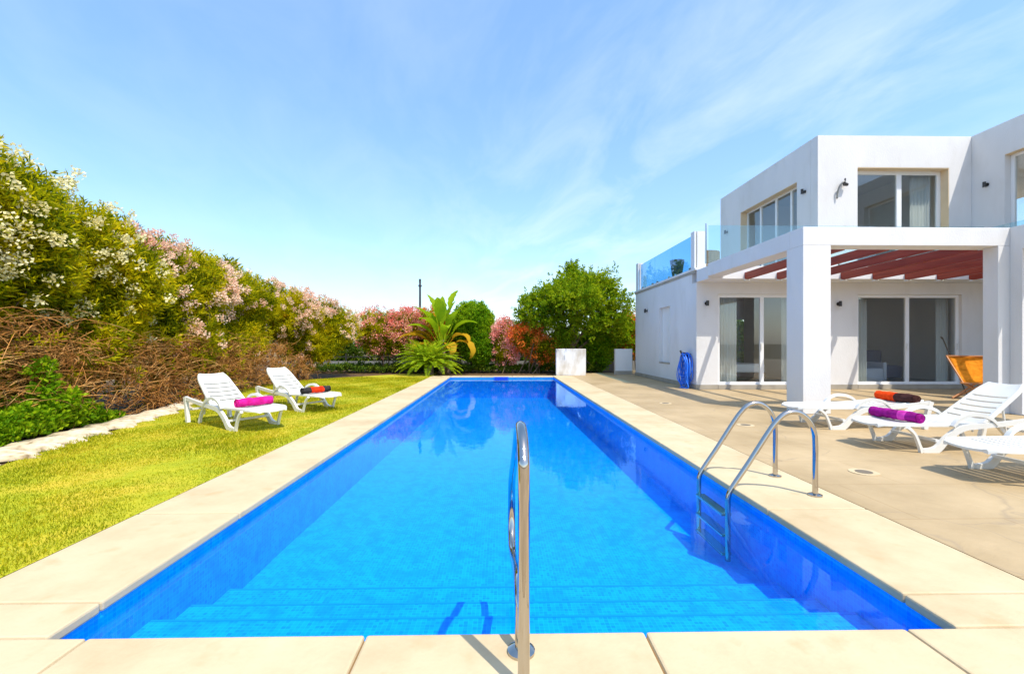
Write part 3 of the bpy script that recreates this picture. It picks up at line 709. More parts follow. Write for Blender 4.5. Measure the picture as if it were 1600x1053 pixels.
# ------------------------------------------------------------------ hose
t = thing('garden_hose', 'bright blue garden hose coiled in long loops on the shaded house wall', 'hose', (HX - .14, 13.15, 0))
m = MB()
for k in range(17):
    w = random.uniform(.10, .34); h = random.uniform(.33, .53); cz = 1.0 - h + random.uniform(-.03, .05); cy = random.uniform(-.08, .08); ox = random.uniform(-.10, .09)
    pts = []
    for a in np.linspace(0, 2 * math.pi, 25):
        pts.append((ox + .03 * math.sin(a * 2 + k), cy + w * math.sin(a) * (1 - .35 * math.cos(a)), cz + h * math.cos(a)))
    m.tube(pts, .0135, 7)
m.build('coil', BLUEH, t, smooth=True)
m = MB(); m.tube(crom([(-.05, -.2, .5), (-.1, -.32, .25), (-.05, -.36, .04), (-.12, -.25, .02), (-.2, -.1, .02)], 8), .0135, 7); m.build('loose_end', BLUEH, t, smooth=True)
m = MB(); m.box(-.08, .14, -.09, .09, .92, 1.0); m.tube([(.1, 0, 1.0), (-.12, 0, 1.03), (-.14, 0, 1.1)], .03, 10); m.build('holder', DARKM, t)

# ------------------------------------------------------------------ loungers
def rib(m, pts, w, t, y, n=6):
    """flat resin bar along a side profile (x,z): width w in the profile plane, thickness t across"""
    c = crom([(a, b) for a, b in pts], n); N_ = len(c)
    ws = np.interp(np.linspace(0, 1, N_), np.linspace(0, 1, len(w)), w)
    top, bot = [], []
    for i in range(N_):
        tg = c[min(i + 1, N_ - 1)] - c[max(i - 1, 0)]; tg = tg / np.linalg.norm(tg); nn = np.array((-tg[1], tg[0]))
        top.append(c[i] + nn * ws[i] / 2); bot.append(c[i] - nn * ws[i] / 2)
    vs = []
    for i in range(N_):
        vs += [(top[i][0], y - t / 2, top[i][1]), (top[i][0], y + t / 2, top[i][1]), (bot[i][0], y + t / 2, bot[i][1]), (bot[i][0], y - t / 2, bot[i][1])]
    fs = [(i * 4 + k, i * 4 + (k + 1) % 4, i * 4 + 4 + (k + 1) % 4, i * 4 + 4 + k) for i in range(N_ - 1) for k in range(4)] + [(3, 2, 1, 0), tuple((N_ - 1) * 4 + k for k in range(4))]
    m.add(vs, fs)
def panel(m, x0, x1, hw0, hw1, z, th, slots, sag=.012, tip=0, crown=.0, xf=None, gap=.012):
    """resin deck panel with cross slots"""
    cuts = sorted(slots); segs = []; a = x0
    for s_ in cuts: segs.append((a, s_ - gap)); a = s_ + gap
    segs.append((a, x1))
    def hw(x): 
        h = hw0 + (hw1 - hw0) * (x - x0) / (x1 - x0)
        if tip and x < x0 + tip: q = 1 - (x - x0) / tip; h *= math.sqrt(max(0, 1 - .45 * q * q))
        if tip < 0 and x > x1 + tip: q = (x - x1 - tip) / -tip; h *= math.sqrt(max(0, 1 - .3 * q * q))
        return h
    def zz(x, y, h): 
        q = 0
        if tip and x < x0 + .07 and tip > 0: q = -(1 - (x - x0) / .07) ** 2 * .02
        return z - sag * (1 - (y / h) ** 2) + q
    for a, b in segs:
        nx = max(2, int((b - a) / .02)); ny = 8; inner = .045
        xsn = np.linspace(a, b, nx + 1); vs = []; 
        for x in xsn:
            h = hw(x) - inner
            for j in range(ny + 1):
                y = -h + 2 * h * j / ny; vs.append((x, y, zz(x, y, h)))
            for j in range(ny + 1):
                y = -h + 2 * h * j / ny; vs.append((x, y, zz(x, y, h) - th))
        w = (ny + 1) * 2; fs = []
        for i in range(nx):
            for j in range(ny):
                p = i * w + j; q = p + w; fs.append((p, q, q + 1, p + 1)); fs.append((p + ny + 1, p + ny + 2, q + ny + 2, q + ny + 1))
        fs += [(j, j + 1, j + ny + 2, j + ny + 1) for j in range(ny)]; o_ = nx * w; fs += [(o_ + j + 1, o_ + j, o_ + j + ny + 1, o_ + j + ny + 2) for j in range(ny)]
        m.add([xf(v) for v in vs] if xf else vs, fs)
    for s_ in (-1, 1):  # side rails of the panel
        n = 24; vs = []
        for x in np.linspace(x0, x1, n + 1):
            h = hw(x); zt = zz(x, h, h) + .004
            vs += [(x, s_ * (h - inner - .001), zt - .002), (x, s_ * (h - .012), zt + .004), (x, s_ * h, zt - .012), (x, s_ * h, zt - th - .016), (x, s_ * (h - inner - .001), zt - th - .008)]
        fs = [(i * 5 + k, i * 5 + (k + 1) % 5, i * 5 + 5 + (k + 1) % 5, i * 5 + 5 + k) for i in range(n) for k in range(5)]
        fs += [(0, 1, 2, 3, 4), tuple(n * 5 + k for k in range(4, -1, -1))]
        m.add([xf(v) for v in vs] if xf else vs, fs)

def make_lounger(label, loc, rz, ang, group='white resin sun loungers around the pool'):
    t = thing('sun_lounger', label, 'sun lounger', loc, rz, group)
    m = MB(); panel(m, 0, 1.22, .285, .325, .335, .022, [.30, .40, .50, .60, .70, .80, .90, 1.0, 1.1], tip=.22); m.build('seat', PLASTIC, t, smooth=True, auto=35)
    ca, sa = math.cos(ang), math.sin(ang)
    xf = lambda v: (1.23 + (v[0]) * ca - (v[2]) * sa, v[1], .33 + v[0] * sa + v[2] * ca)
    m = MB(); panel(m, 0.0, .76, .29, .24, 0, .022, [.10, .20, .30, .40, .50], tip=-.2, xf=xf, gap=.013); m.build('backrest', PLASTIC, t, smooth=True, auto=35)
    for y in (-.33, .33):
        m = MB(); rib(m, [(.44, .0), (.60, .03), (.74, .17), (.92, .285), (1.15, .315), (1.45, .34), (1.75, .375), (1.95, .40)], [.09, .085, .075, .07, .06, .055, .055, .06], .042, y); 
        m.build('side_frame', PLASTIC, t, smooth=True, auto=40); m = MB(); rib(m, [(.26, .30), (.34, .22), (.40, .08), (.43, .0)], [.035, .028, .03, .05], .038, y); m.build('strut', PLASTIC, t, smooth=True, auto=40)
        m = MB(); rib(m, [(1.96, .42), (1.93, .30), (1.87, .0)], [.075, .06, .065], .05, y); m.build('leg', PLASTIC, t, smooth=True, auto=40)
        m = MB(); rib(m, [(1.42, .30), (1.52, .18), (1.60, .0)], [.04, .035, .05], .04, y * .86); m.build('leg', PLASTIC, t, smooth=True, auto=40)
        m = MB(); rib(m, [(.80, .31), (.87, .39), (1.0, .445), (1.14, .445), (1.26, .40), (1.34, .33)], [.03, .035, .04, .04, .035, .03], .05, y * 1.02); m.build('armrest', PLASTIC, t, smooth=True, auto=40)
    m = MB(); m.box(.62, .66, -.31, .31, .12, .15); m.build('cross_bar', PLASTIC, t); m = MB(); m.box(1.87, 1.91, -.31, .31, .20, .23); m.build('cross_bar', PLASTIC, t)
    if ang > .3: # support bar of the raised back
        for y in (-.2, .2):
            m = MB(); m.tube([(1.23 + .42 * ca, y, .33 + .42 * sa - .03), (1.62, y, .14)], .012, 6); m.build('prop', PLASTIC, t)
    return t
RZ = R(148)
make_lounger('white resin lounger on the lawn carrying a magenta pink rolled towel', (-3.42, 6.80, -.004), RZ, R(38))
make_lounger('white resin lounger on the lawn carrying a red and black rolled towel', (-3.23, 8.64, -.004), RZ, R(38))
make_lounger('flat white resin lounger on the terrace with an orange rolled towel', (4.59, 7.05, -.002), 0, R(7))
make_lounger('white resin lounger on the terrace with a purple and pink rolled towel and raised back', (4.61, 5.61, -.002), 0, R(38))
make_lounger('empty white resin lounger without a towel, nearest the camera on the terrace', (4.5, 4.27, -.002), 0, R(30))

def towel(label, loc, rz, length, bands, cols, r=.062):
    """rolled towel lying across a lounger: parts = coloured bands, spiral ends"""
    t = thing('rolled_towel', label, 'towel', loc, rz, 'rolled beach towels lying on the loungers')
    for i, ((a, b), c) in enumerate(zip(bands, cols)):
        m = MB(); n = 28; k = max(3, int((b - a) * length / .02)); vs = []
        for j in range(k + 1):
            x = (-.5 + a + (b - a) * j / k) * length
            for q in range(n):
                an = 2 * math.pi * q / n
                rr = r * (1 + .05 * math.sin(an * 3 + x * 23) + .06 * math.sin(x * 47 + an * 2) * math.sin(x * 19 + 1) - .10 * max(0, -math.sin(an)) + .07 * (abs(an - 2.1) < .14))
                vs.append((x, rr * math.cos(an) * 1.06, r * .92 + rr * math.sin(an)))
        fs = [(j * n + q, j * n + (q + 1) % n, (j + 1) * n + (q + 1) % n, (j + 1) * n + q) for j in range(k) for q in range(n)]
        m.add(vs, fs)
        m.build('towel_band', c, t, smooth=True)
    for s_ in (-1, 1):
        m = MB(); pts = []
        for q in range(46):
            an = q * .42; rr = .006 + (r - .012) * q / 45; pts.append((s_ * length * .5, rr * math.cos(an), r * .92 + rr * math.sin(an)))
        m.tube(pts, .0075, 5)
        m.prism([(r * .93 * math.cos(a), r * .92 + r * .9 * math.sin(a)) for a in np.linspace(0, 2 * math.pi, 21)[:-1]], s_ * length * .5 - s_ * .012, s_ * length * .5 - s_ * .002, 'x')
        m.build('rolled_end', cols[0] if s_ < 0 else cols[-1], t, smooth=False)
def cloth(name, c1, c2): return noise_mat(name, [(.3, tuple(v * .7 for v in c1)), (.65, c2)], scale=11, rough=.95, bump=.5, bscale=90, spec=.1)
PINK = cloth('pink_towelling', (.62, .012, .20), (.75, .02, .30)); RED = cloth('red_towelling', (.70, .03, .008), (.82, .05, .01)); BLK = cloth('black_towelling', (.02, .018, .02), (.045, .04, .04))
ORG = cloth('orange_towelling', (.88, .05, .005), (.95, .08, .01)); PUR = cloth('purple_towelling', (.24, .008, .17), (.40, .014, .28)); MAG = cloth('magenta_towelling', (.70, .04, .42), (.80, .07, .50)); DBR = cloth('dark_brown_towelling', (.05, .02, .02), (.09, .035, .03))
def on_lounger(tip, rz, x, y=0): return (tip[0] + x * math.cos(rz) - y * math.sin(rz), tip[1] + x * math.sin(rz) + y * math.cos(rz))
p = on_lounger((-3.42, 6.80), RZ, .52); towel('magenta pink rolled towel across the nearer lounger on the lawn', (*p, .335), RZ + R(90), .54, [(0, .12), (.12, .93), (.93, 1)], [PINK, PINK, PINK], r=.066)
p = on_lounger((-3.23, 8.64), RZ, .50); towel('red rolled towel with black ends on the farther lawn lounger', (*p, .335), RZ + R(90), .60, [(0, .25), (.25, .72), (.72, 1)], [BLK, RED, BLK], r=.062)
towel('orange rolled towel with a dark brown end on the flat terrace lounger', (6.32, 7.05, .375), R(-84), .62, [(0, .52), (.52, 1)], [ORG, DBR], r=.075)
towel('purple rolled towel with a bright pink band on the terrace lounger with raised back', (5.03, 5.63, .335), R(-84), .62, [(0, .62), (.62, .78), (.78, 1)], [PUR, MAG, PUR], r=.065)

# ------------------------------------------------------------------ orange chair and stick
t = thing('folding_chair', 'folding wooden chair with an orange canvas sling, half hidden behind the pergola column', 'chair', (11.12, 10.4, -.002), R(-38))
ORC = cloth('orange_canvas', (.72, .22, .01), (.82, .28, .02)); CW = mat('teak_wood', (.42, .17, .05), .5)[0]
m = MB(); n = 14; vs = []
for i in range(n + 1):
    s_ = i / n; z = .99 - .60 * s_; y = .25 - .45 * s_ ** 1.4; hw_ = .37 - .19 * s_
    for j in range(9):
        q = j / 8 * 2 - 1; vs.append((q * hw_, y + .05 * (1 - q * q), z)); 
fs = [(i * 9 + j, i * 9 + j + 1, i * 9 + j + 10, i * 9 + j + 9) for i in range(n) for j in range(8)]
m.add(vs, fs); o = m.build('canvas', ORC, t, smooth=True); sm = o.modifiers.new('solid', 'SOLIDIFY'); sm.thickness = .008
for a_, b_, r_ in (((-.40, .26, 1.0), (.40, .26, 1.0), .02), ((-.22, -.22, .38), (.22, -.22, .38), .018)):
    m = MB(); m.tube([a_, b_], r_, 8); m.build('cross_bar', CW, t)
for s_ in (-1, 1):
    m = MB(); m.tube([(s_ * .39, .26, 1.0), (s_ * .17, -.22, .38), (-s_ * .30, -.05, 0)], .018, 6); m.build('leg', CW, t)
    m = MB(); m.tube([(s_ * .36, -.28, .02), (-s_ * .16, .12, .42)], .018, 6); m.build('leg', CW, t)
t = thing('broom_stick', 'thin dark stick leaning above the orange chair', 'stick', (11.35, 10.9, 0))
m = MB(); m.tube([(.16, -.05, .0), (-.36, .05, 1.42)], .014, 8); m.build('shaft', DARKM, t)
m = MB(); m.tube([(-.36, .05, 1.42), (-.40, .06, 1.47)], [.02, .024], 8); m.build('grip', DARKM, t)

# ------------------------------------------------------------------ vegetation
OLE = leaf_mat('oleander_leaf', [(0, (.03, .07, .002)), (.3, (.19, .24, .003)), (.55, (.56, .52, .004)), (.85, (.80, .64, .008)), (1, (.80, .42, .02))], .6)
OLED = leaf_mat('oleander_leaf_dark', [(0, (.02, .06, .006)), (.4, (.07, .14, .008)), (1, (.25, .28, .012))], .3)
BRIGHT = leaf_mat('bright_leaf', [(0, (.03, .12, .002)), (.4, (.17, .36, .005)), (1, (.50, .60, .012))], .48)
WFL = leaf_mat('cream_petal', [(0, (.78, .66, .26)), (.6, (.88, .80, .45)), (1, (.92, .88, .66))], .3)
PFL = leaf_mat('pale_pink_petal', [(0, (.82, .42, .28)), (.5, (.90, .63, .46)), (1, (.93, .82, .64))], .3)
RFL = leaf_mat('pink_petal', [(0, (.78, .14, .10)), (.5, (.90, .36, .28)), (1, (.94, .62, .48))], .3)
OFL = leaf_mat('orange_petal', [(0, (.72, .10, .015)), (.5, (.88, .22, .03)), (1, (.92, .38, .07))], .3)
TWIG = noise_mat('dry_twig', [(.3, (.28, .09, .018)), (.5, (.58, .26, .06)), (.7, (.80, .50, .19))], scale=3, coords='World', rough=.9)
STEM = noise_mat('bark', [(.3, (.09, .06, .035)), (.7, (.22, .16, .10))], scale=8, rough=.9, bump=.4)
DEADL = leaf_mat('dead_leaf', [(0, (.14, .05, .012)), (.5, (.34, .15, .04)), (1, (.50, .28, .10))], .2)

def shrub(name, label, cat, base, lobes, n, leafm, seed, flower=None, nf=0, twigs=0, group=None, Ln=.13, Wd=.028, per=13, length=.30, stems=9, tw_zone=None, frad=.10, fsize=.048, shell=.17, rough=.21, fpatch=.0, fper=34, inner=True):
    t = thing(name, label, cat, (base[0], base[1], -.03), 0, group)
    off = np.array([base[0], base[1], -.03])
    lob = [(np.array(c, float), np.array(r_, float)) for c, r_ in lobes]
    P, D = crown_points(lob, n, seed, shell, rough)
    parts = [shoots(P, D, length, per, Ln, Wd)]
    if inner: # leaves deeper inside so that the crown closes
        P2, D2 = crown_points([(c, r_ * .72) for c, r_ in lob], n // 3, seed + 1, .25, .1)
        parts.append(shoots(P2, D2, length, per, Ln * 1.35, Wd * 1.7))
    V, F = join(parts); np_mesh('foliage', V - off, F, leafm, t)
    if flower:
        Pf, Df = P, D; front = (Pf - off)[:, :2] @ np.array((.75, -.66)); front = .3 * front / (np.abs(front).max() + .1)
        g_ = bumpy(Pf * 1.1, seed + 9); k = np.argsort(-(g_ + rng.normal(size=len(g_)) * (.8 - fpatch) + 1.1 * Pf[:, 2] / Pf[:, 2].max() + 2 * front ))[:nf]
        Vf, Ff = flower_quads(Pf[k] + Df[k] * .06, Df[k], frad, fper, fsize); np_mesh('flowers', Vf - off, Ff, flower, t)
    if stems:
        A = np.array([[base[0], base[1], -.03]]) + rng.normal(size=(stems, 3)) * (.25, .25, 0)
        top = np.array([lob[i % len(lob)][0] for i in range(stems)]) + rng.normal(size=(stems, 3)) * .3
        V2, F2 = twig_mesh(A, top, rng.normal(size=(stems, 3)) * .12, rng.uniform(.02, .045, stems), 6); np_mesh('stem', V2 - off, F2, STEM, t)
    if twigs:
        tz = tw_zone; nl = int(twigs * .55); Pl = np.stack([rng.uniform(tz[0] - .1, tz[1] + .12, nl), rng.uniform(tz[2], tz[3], nl), rng.uniform(.05, tz[5] + .35, nl)], 1)
        Pl = Pl[bumpy(Pl * 1.6, seed + 50) > .15]; nl = len(Pl)
        if nl > 70: Vl, Fl = shoots(Pl, unit(np.tile((.9, -.25, .35), (len(Pl), 1))), .3, 13, Ln, Wd, .9, .4); np_mesh('low_shoots', Vl - off, Fl, leafm, t)
        (x0, x1, y0, y1, z0, z1) = tw_zone
        A = np.stack([rng.uniform(x0, x1, twigs), rng.uniform(y0, y1, twigs), rng.uniform(z0, z1, twigs)], 1)
        gk = bumpy(A * 1.3, seed + 30); A = A[gk > -.25]; nn = len(A)
        an = rng.normal(0, .75, nn) + rng.choice([0, 3.14], nn, p=[.35, .65])
        lng = rng.uniform(.35, 1.1, nn)
        B = A + np.stack([np.abs(rng.normal(size=nn)) * .14 + .05, np.cos(an) * lng, np.sin(an) * lng * .45 - .02], 1)
        sag = np.stack([rng.normal(size=nn) * .04, rng.normal(size=nn) * .05, rng.uniform(.0, .16, nn)], 1)
        B[:, 2] = np.maximum(B[:, 2], .02)
        V3, F3 = twig_mesh(A, B, sag, rng.uniform(.0035, .009, nn), 6)
        np_mesh('dry_branches', V3 - off, F3, TWIG, t)
        # withered leaves among the branches
        j = rng.integers(0, nn, nn * 5); q = rng.random(nn * 5)[:, None]
        V4, F4 = leaf_quads(A[j] * (1 - q) + B[j] * q + rng.normal(size=(nn * 5, 3)) * .05, rdir(nn * 5) + (0, 0, -.5), .09, .02)
        np_mesh('dead_leaves', V4 - off, F4, DEADL, t)
    return t

HG = 'oleander shrubs forming the hedge left of the lawn'
shrub('oleander_shrub', 'tall white flowering oleander at the left edge, nearest the camera', 'oleander', (-7.6, 5.1),
      [((-7.7, 4.2, 3.15), (1.0, 1.5, 1.6)), ((-7.4, 5.6, 3.68), (.95, 1.05, 1.0)), ((-7.3, 6.6, 3.2), (.9, .95, .95)), ((-7.4, 5.8, 2.9), (.95, 1.2, .9)), ((-7.5, 5.2, 2.0), (.95, 1.5, 1.1)), ((-7.3, 6.6, 2.55), (.9, 1.0, 1.15)), ((-7.8, 6.0, .9), (.9, 1.6, .9))], 6800, OLE, 11, WFL, 560, 620, HG,
      tw_zone=(-7.1, -6.5, 4.2, 7.4, .3, 1.7), fpatch=.2, per=14, frad=.12, fsize=.05)
shrub('oleander_shrub', 'green oleander with few cream flowers, between the white flowering and the pale pink ones', 'oleander', (-7.6, 7.9),
      [((-7.6, 7.7, 2.75), (1.0, 1.2, 1.05)), ((-7.4, 8.5, 2.5), (1.0, 1.1, 1.1)), ((-7.5, 8.0, 1.5), (.9, 1.4, 1.0))], 4200, OLE, 22, WFL, 90, 750, HG,
      tw_zone=(-7.2, -6.7, 6.9, 9.6, .05, 1.3))
shrub('oleander_shrub', 'pale pink flowering oleander mid hedge, just beyond the nearer lawn lounger', 'oleander', (-7.8, 10.3),
      [((-7.8, 9.7, 2.75), (1.0, 1.2, 1.0)), ((-7.7, 10.9, 2.72), (1.0, 1.3, 1.0)), ((-7.7, 10.3, 1.5), (1.0, 1.6, 1.0))], 4200, OLE, 33, PFL, 300, 800, HG,
      tw_zone=(-7.4, -6.75, 9.2, 12.0, .05, 1.35), fpatch=.5)
shrub('oleander_shrub', 'leafy green oleander with dry brown branches at its foot, behind the farther lawn lounger', 'oleander', (-8.3, 13.2),
      [((-8.2, 12.6, 2.78), (1.1, 1.4, 1.05)), ((-8.2, 14.0, 2.65), (1.1, 1.4, 1.0)), ((-8.1, 13.3, 1.4), (1.0, 1.7, 1.0))], 4200, OLE, 44, PFL, 70, 1000, HG,
      tw_zone=(-8.0, -7.1, 11.8, 15.4, .05, 1.3))
shrub('oleander_shrub', 'pale pink flowering oleander at the far end of the hedge, behind the lawn', 'oleander', (-7.9, 16.9),
      [((-8.0, 16.3, 2.35), (1.3, 1.5, 1.05)), ((-7.0, 17.9, 1.95), (1.3, 1.3, 1.0)), ((-7.3, 17.3, 1.3), (1.2, 1.4, .8))], 3600, OLE, 55, PFL, 330, 300, HG,
      tw_zone=(-8.0, -6.9, 15.4, 16.9, .05, .9), fpatch=.3)
# darker evergreen boughs behind the hedge
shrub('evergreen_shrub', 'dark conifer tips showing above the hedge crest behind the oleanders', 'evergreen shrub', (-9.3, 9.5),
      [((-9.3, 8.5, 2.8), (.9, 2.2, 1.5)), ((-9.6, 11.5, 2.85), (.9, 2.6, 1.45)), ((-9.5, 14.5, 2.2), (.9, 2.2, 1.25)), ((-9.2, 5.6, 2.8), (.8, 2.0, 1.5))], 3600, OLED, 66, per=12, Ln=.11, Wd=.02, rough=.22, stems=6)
BG = 'flowering shrubs in the row behind the lawn and pool'
shrub('oleander_shrub', 'pink flowering oleander left of the banana-like plant', 'oleander', (-5.2, 20.8),
      [((-5.7, 20.6, 1.95), (1.1, .9, .95)), ((-4.6, 20.9, 1.95), (1.1, .9, .9)), ((-5.2, 20.7, 1.35), (1.4, .8, .6))], 2300, OLE, 77, RFL, 430, group=BG, fpatch=.1, fper=20, frad=.14, fsize=.06, stems=12)
shrub('oleander_shrub', 'deep pink and rust coloured oleander directly behind the banana-like plant', 'oleander', (-3.2, 21.6),
      [((-3.4, 21.6, 2.0), (1.2, .8, .95)), ((-2.4, 21.6, 1.6), (1.1, .8, .8))], 1400, OLE, 78, OFL, 260, group=BG, fper=20, frad=.14, fsize=.06)
shrub('round_shrub', 'dense dark green rounded shrub right of the banana-like plant', 'shrub', (-1.2, 20.6),
      [((-1.3, 20.6, 2.15), (1.05, .95, 1.15)), ((-1.0, 20.5, 1.3), (.95, .9, 1.0))], 3400, BRIGHT, 79, per=11, Ln=.11, Wd=.04, rough=.08, shell=.1)
shrub('oleander_shrub', 'bright pink oleander between the round green shrub and the orange flowering shrub', 'oleander', (.1, 20.5),
      [((.1, 20.4, 1.55), (.55, .6, .75)), ((.2, 20.4, .9), (.6, .6, .6))], 1200, OLE, 80, RFL, 260, group=BG, fper=20, frad=.14, fsize=.06)
shrub('bougainvillea', 'orange red flowering bush left of the spreading tree', 'bougainvillea', (1.4, 20.2),
      [((1.15, 20.1, 1.55), (.75, .6, .62)), ((1.9, 20.2, 1.0), (.8, .6, .6))], 1400, OLE, 81, OFL, 420, group=BG, fper=20, frad=.14, fsize=.06)
shrub('bougainvillea', 'orange red flowering bush behind the low boundary wall at the house corner', 'bougainvillea', (6.0, 21.2),
      [((6.0, 21.2, 1.7), (.8, .7, 1.05))], 900, OLE, 82, OFL, 330, group=BG, fper=20, frad=.14, fsize=.06)
shrub('laurel_shrub', 'dark green leafy bush between the free standing wall and the boundary wall', 'shrub', (4.4, 20.6),
      [((4.4, 20.5, 1.2), (.8, .7, 1.2)), ((3.4, 21.0, .9), (1.0, .7, .9))], 1700, BRIGHT, 83, per=11, Ln=.12, Wd=.045)
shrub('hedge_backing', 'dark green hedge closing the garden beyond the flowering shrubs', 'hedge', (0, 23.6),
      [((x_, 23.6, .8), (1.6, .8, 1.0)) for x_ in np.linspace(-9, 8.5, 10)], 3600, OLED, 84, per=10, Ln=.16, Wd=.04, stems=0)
shrub('garden_shrub', 'green shrub glimpsed through the house beyond its rear window', 'shrub', (10.6, 20.0),
      [((10.6, 20.0, 1.3), (1.2, .8, 1.4))], 900, BRIGHT, 85, per=11, Ln=.13, Wd=.05)

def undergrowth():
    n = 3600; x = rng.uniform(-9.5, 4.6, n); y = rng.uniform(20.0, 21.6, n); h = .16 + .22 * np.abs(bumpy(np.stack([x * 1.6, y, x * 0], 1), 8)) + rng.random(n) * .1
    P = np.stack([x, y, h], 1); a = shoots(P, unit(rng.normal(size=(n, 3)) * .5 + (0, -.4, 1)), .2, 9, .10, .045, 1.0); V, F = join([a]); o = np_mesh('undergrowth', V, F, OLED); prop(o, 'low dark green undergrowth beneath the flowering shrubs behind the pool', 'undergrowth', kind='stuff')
undergrowth()
# ground cover and low plants at the left
def ground_cover():
    n = 4200; y = rng.uniform(3.6, 8.0, n); x = np.interp(y, [p[1] for p in ctr], [p[0] for p in ctr]) - .35 - rng.random(n) ** 1.2 * 1.0
    h = .36 + .16 * bumpy(np.stack([x, y, x * 0], 1) * 2, 3) + rng.random(n) * .08
    h = h * np.clip((8.2 - y) / 1.3, .15, 1)
    P = np.stack([x, y, np.maximum(h, .05)], 1); D = unit(np.stack([rng.normal(size=n) * .5 + .3, rng.normal(size=n) * .5 - .3, np.ones(n)], 1))
    a = shoots(P, D, .16, 9, .06, .04, 1.1); P2 = P * (1, 1, .55); b = shoots(P2, D, .16, 7, .07, .045, 1.1)
    V, F = join([a, b]); o = np_mesh('ground_cover', V, F, BRIGHT); prop(o, 'bright green leafy ground cover below the oleanders beside the stone edging', 'ground cover', kind='stuff')
ground_cover()
shrub('young_sapling', 'small bright green sapling among the dry branches at the left', 'sapling', (-6.55, 6.55),
      [((-6.55, 6.55, .75), (.16, .2, .42)), ((-6.5, 6.65, .5), (.24, .3, .22))], 90, BRIGHT, 90, per=9, Ln=.09, Wd=.05, length=.12, stems=0, inner=False)

# spreading tree
def tree():
    t = thing('spreading_tree', 'broad green tree with a loose ragged crown behind the free standing wall', 'tree', (3.2, 20.2, -.03))
    off = np.array([3.2, 20.2, -.03]); m = MB()
    lob = [((3.4, 19.9, 3.0), (1.5, 1.4, 1.35)), ((1.7, 20.0, 2.55), (1.1, 1.0, .85)), ((4.7, 20.1, 2.9), (1.15, 1.1, 1.2)), ((3.2, 20.1, 4.05), (.9, .9, .65)), ((4.2, 19.9, 3.9), (1.0, .9, .6)), ((2.3, 19.6, 3.3), (.9, .9, .8)), ((5.3, 20.2, 1.9), (.8, .9, .9)), ((1.3, 20.2, 3.25), (.5, .6, .4)), ((3.2, 20.2, 4.7), (.35, .4, .38)), ((2.7, 20.1, 1.6), (.6, .7, .6)), ((3.3, 18.5, 3.3), (.9, .9, .6))]
    m.tube(crom([(0, 0, 0), (.05, -.05, .8), (-.05, 0, 1.6)], 5), np.linspace(.17, .12, 11), 10)
    for c, r_ in lob:
        e_ = np.array(c) - off; st = np.array((random.uniform(-.08, .08), 0, random.uniform(.9, 1.6)))
        md = (e_ + st) / 2 + np.array((0, 0, .25)); pp = crom([st, md, e_], 5); m.tube(pp, np.linspace(.075, .025, len(pp)), 7)
    m.build('trunk', STEM, t, smooth=True)
    # limbs reaching the ragged rim
    P, D = crown_points([(np.array(c), np.array(r_)) for c, r_ in lob], 3600, 101, .22, .42)
    # sprays that stick out
    k = rng.integers(0, len(P), 420); ex = P[k] + D[k] * rng.uniform(.1, .55, (420, 1)); dx = D[k]
    parts = [shoots(P, D, .28, 10, .14, .06, .9, .25), shoots(ex, dx, .4, 16, .12, .05, .8, .2)]
    P2, D2 = crown_points([(np.array(c), np.array(r_) * .55) for c, r_ in lob], 450, 102, .3, .1); parts.append(shoots(P2, D2, .3, 10, .15, .07))
    V, F = join(parts); np_mesh('crown', V - off, F, TLEAF, t)
TLEAF = leaf_mat('tree_leaf', [(0, (.03, .10, .003)), (.3, (.16, .29, .004)), (1, (.55, .58, .010))], .5)
tree()

# bird of paradise plant: big paddle leaves
BAN = leaf_mat('paddle_leaf', [(0, (.16, .30, .005)), (.5, (.38, .52, .010)), (1, (.62, .66, .02))], .5)
YEL = leaf_mat('yellow_paddle_leaf', [(0, (.48, .26, .01)), (1, (.66, .42, .02))], .35)
def paddle(par, az, tilt, length, width, mtl, z0, petiole, droop):
    """one big leaf: petiole and blade following a bending midrib"""
    d = np.array((math.cos(az), math.sin(az), 0)); sd = np.array((-math.sin(az), math.cos(az), 0)); pos = np.array((0, 0, z0)) + d * .08; th = tilt
    n1, n2 = 6, 12; pts = [pos.copy()]
    for i in range(n1): pos = pos + (d * math.cos(th) + np.array((0, 0, 1)) * math.sin(th)) * petiole / n1; pts.append(pos.copy())
    m = MB(); m.tube(pts, np.linspace(.03, .015, len(pts)), 6)
    cen = [(pos.copy(), th)]
    for i in range(n2):
        th -= droop / n2 * (1 + i / n2); pos = pos + (d * math.cos(th) + np.array((0, 0, 1)) * math.sin(th)) * length / n2; cen.append((pos.copy(), th))
    vs = []
    for i, (c, a) in enumerate(cen):
        s_ = i / n2; w = width * .5 * (math.sin(math.pi * min(1, s_ * .92 + .06)) ** .85) * (1.0 if s_ < .97 else .35)
        nn = -d * math.sin(a) + np.array((0, 0, 1)) * math.cos(a); wav = 1 + .16 * math.sin(i * 2.3 + az * 5)
        vs += [c - sd * w * wav + nn * w * .42, c, c + sd * w * (2 - wav) + nn * w * .42]
    m.add(vs, [(i * 3 + k, i * 3 + k + 1, i * 3 + k + 4, i * 3 + k + 3) for i in range(n2) for k in range(2)])
    return m.build('leaf', mtl, par, smooth=True)
t = thing('bird_of_paradise_plant', 'tall banana-like plant with big paddle leaves, some yellow, beyond the far pool corner', 'bird of paradise', (-2.62, 19.9, -.03))
m = MB(); m.tube(crom([(0, 0, 0), (.05, 0, .8), (0, 0, 1.5)], 4), np.linspace(.16, .10, 9), 10); m.tube(crom([(.25, .1, 0), (.35, .05, .7), (.3, 0, 1.2)], 4), np.linspace(.12, .08, 9), 10); m.build('trunk', noise_mat('fibrous_trunk', [(.3, (.25, .14, .09)), (.7, (.55, .38, .26))], scale=10, stretch=(1, 1, 4)), t, smooth=True)
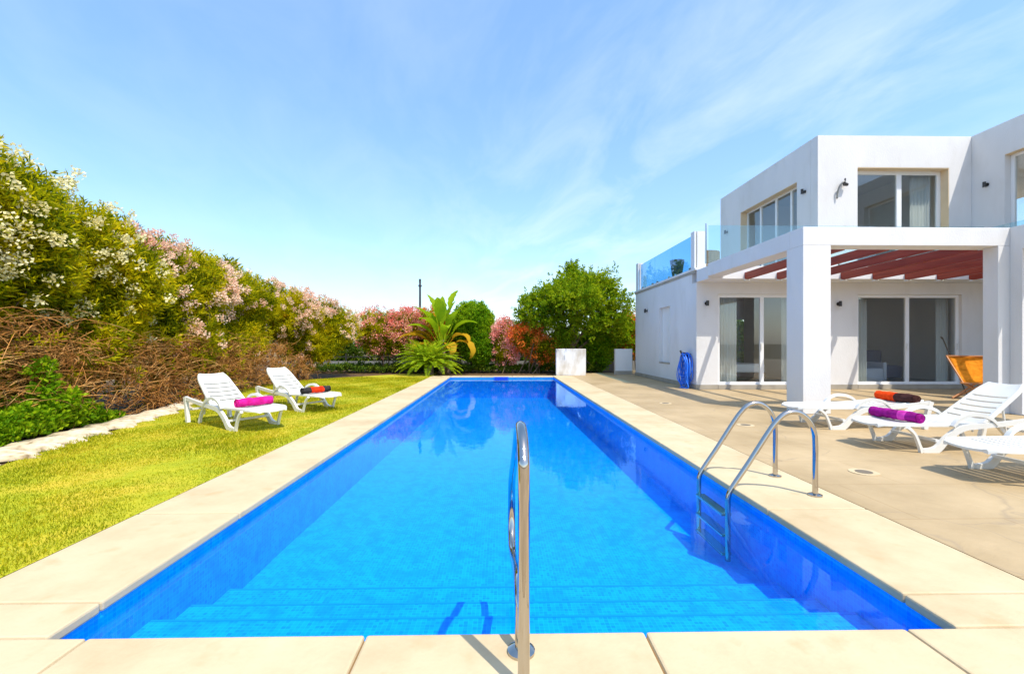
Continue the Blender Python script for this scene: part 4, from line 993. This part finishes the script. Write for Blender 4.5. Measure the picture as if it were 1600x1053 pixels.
for k, (az, ti, ln_, wd_, pe, dr) in enumerate([(95, 86, 1.3, .46, 1.15, .1), (175, 70, 1.35, .50, .8, .55), (20, 66, 1.2, .44, 1.0, .6), (150, 78, 1.2, .46, 1.1, .35), (345, 58, 1.3, .48, .7, .9), (200, 55, 1.3, .48, .6, .8), (265, 76, 1.2, .5, .9, .4), (55, 74, 1.1, .42, 1.2, .4), (320, 72, 1.15, .46, .8, .5), (230, 66, 1.2, .5, .55, .8), (290, 60, 1.1, .46, .5, 1.0), (5, 48, 1.1, .42, .6, 1.1), (185, 40, 1.1, .42, .5, 1.0), (120, 80, 1.1, .44, .9, .2), (30, 80, 1.1, .44, .8, .3), (210, 74, 1.1, .46, .7, .7)]):
    paddle(t, R(az), R(ti), ln_ * 1.0, wd_ * .95, BAN, 1.1 + .1 * (k % 4), pe * (.95 + .45 * ((k * 7) % 5) / 5), dr * 1.1)
for az, ti, ln_, pe, dr in [(200, 36, 1.2, .75, .9), (335, 46, .95, .7, 1.6), (330, 24, 1.2, .8, 1.8), (215, 22, .9, .6, 1.3), (300, 30, .9, .4, 1.6), (190, 50, 1.0, .6, 1.0)]:
    paddle(t, R(az), R(ti), ln_ * 1.1, .52, YEL, 1.05, pe, dr)
# cycad
CYC = leaf_mat('cycad_leaflet', [(0, (.08, .20, .004)), (.5, (.32, .46, .008)), (1, (.62, .62, .015))], .35)
t = thing('cycad', 'sago palm with stiff arching fronds in front of the banana-like plant', 'cycad', (-3.0, 18.95, -.03))
m = MB(); m.cyl(0, 0, 0, .45, .17, 14, .14); m.build('trunk', STEM, t)
parts = []; rach = MB()
for k in range(95):
    az = k * 2.39996 + random.uniform(-.1, .1); ti = R(12 + 70 * ((k + .5) / 95) ** .9); L_ = random.uniform(1.35, 1.6)
    d = np.array((math.cos(az), math.sin(az), 0)); sd = np.array((-math.sin(az), math.cos(az), 0)); pos = np.array((0, 0, .42)); th = ti; pts = [pos.copy()]; tang = []
    for i in range(14):
        th -= .075; v_ = d * math.cos(th) + np.array((0, 0, 1)) * math.sin(th); pos = pos + v_ * L_ / 14; pts.append(pos.copy()); tang.append(v_)
    rach.tube(pts, np.linspace(.010, .004, 15), 4)
    q = np.linspace(.14, 1, 40); Pq = np.stack([np.interp(q * 14, range(15), [p_[c] for p_ in pts]) for c in range(3)], 1); Tq = np.array([tang[min(13, int(x * 14))] for x in q])
    for s_ in (-1, 1):
        D_ = Tq * .75 + sd * s_ + np.array((0, 0, .25)); parts.append(leaf_quads(Pq, D_, .19 * np.sin(np.pi * np.clip(q * .9 + .08, 0, 1)) + .04, .026, 0))
V, F = join(parts); np_mesh('fronds', V, F, CYC, t); rach.build('frond_ribs', CYC, t)
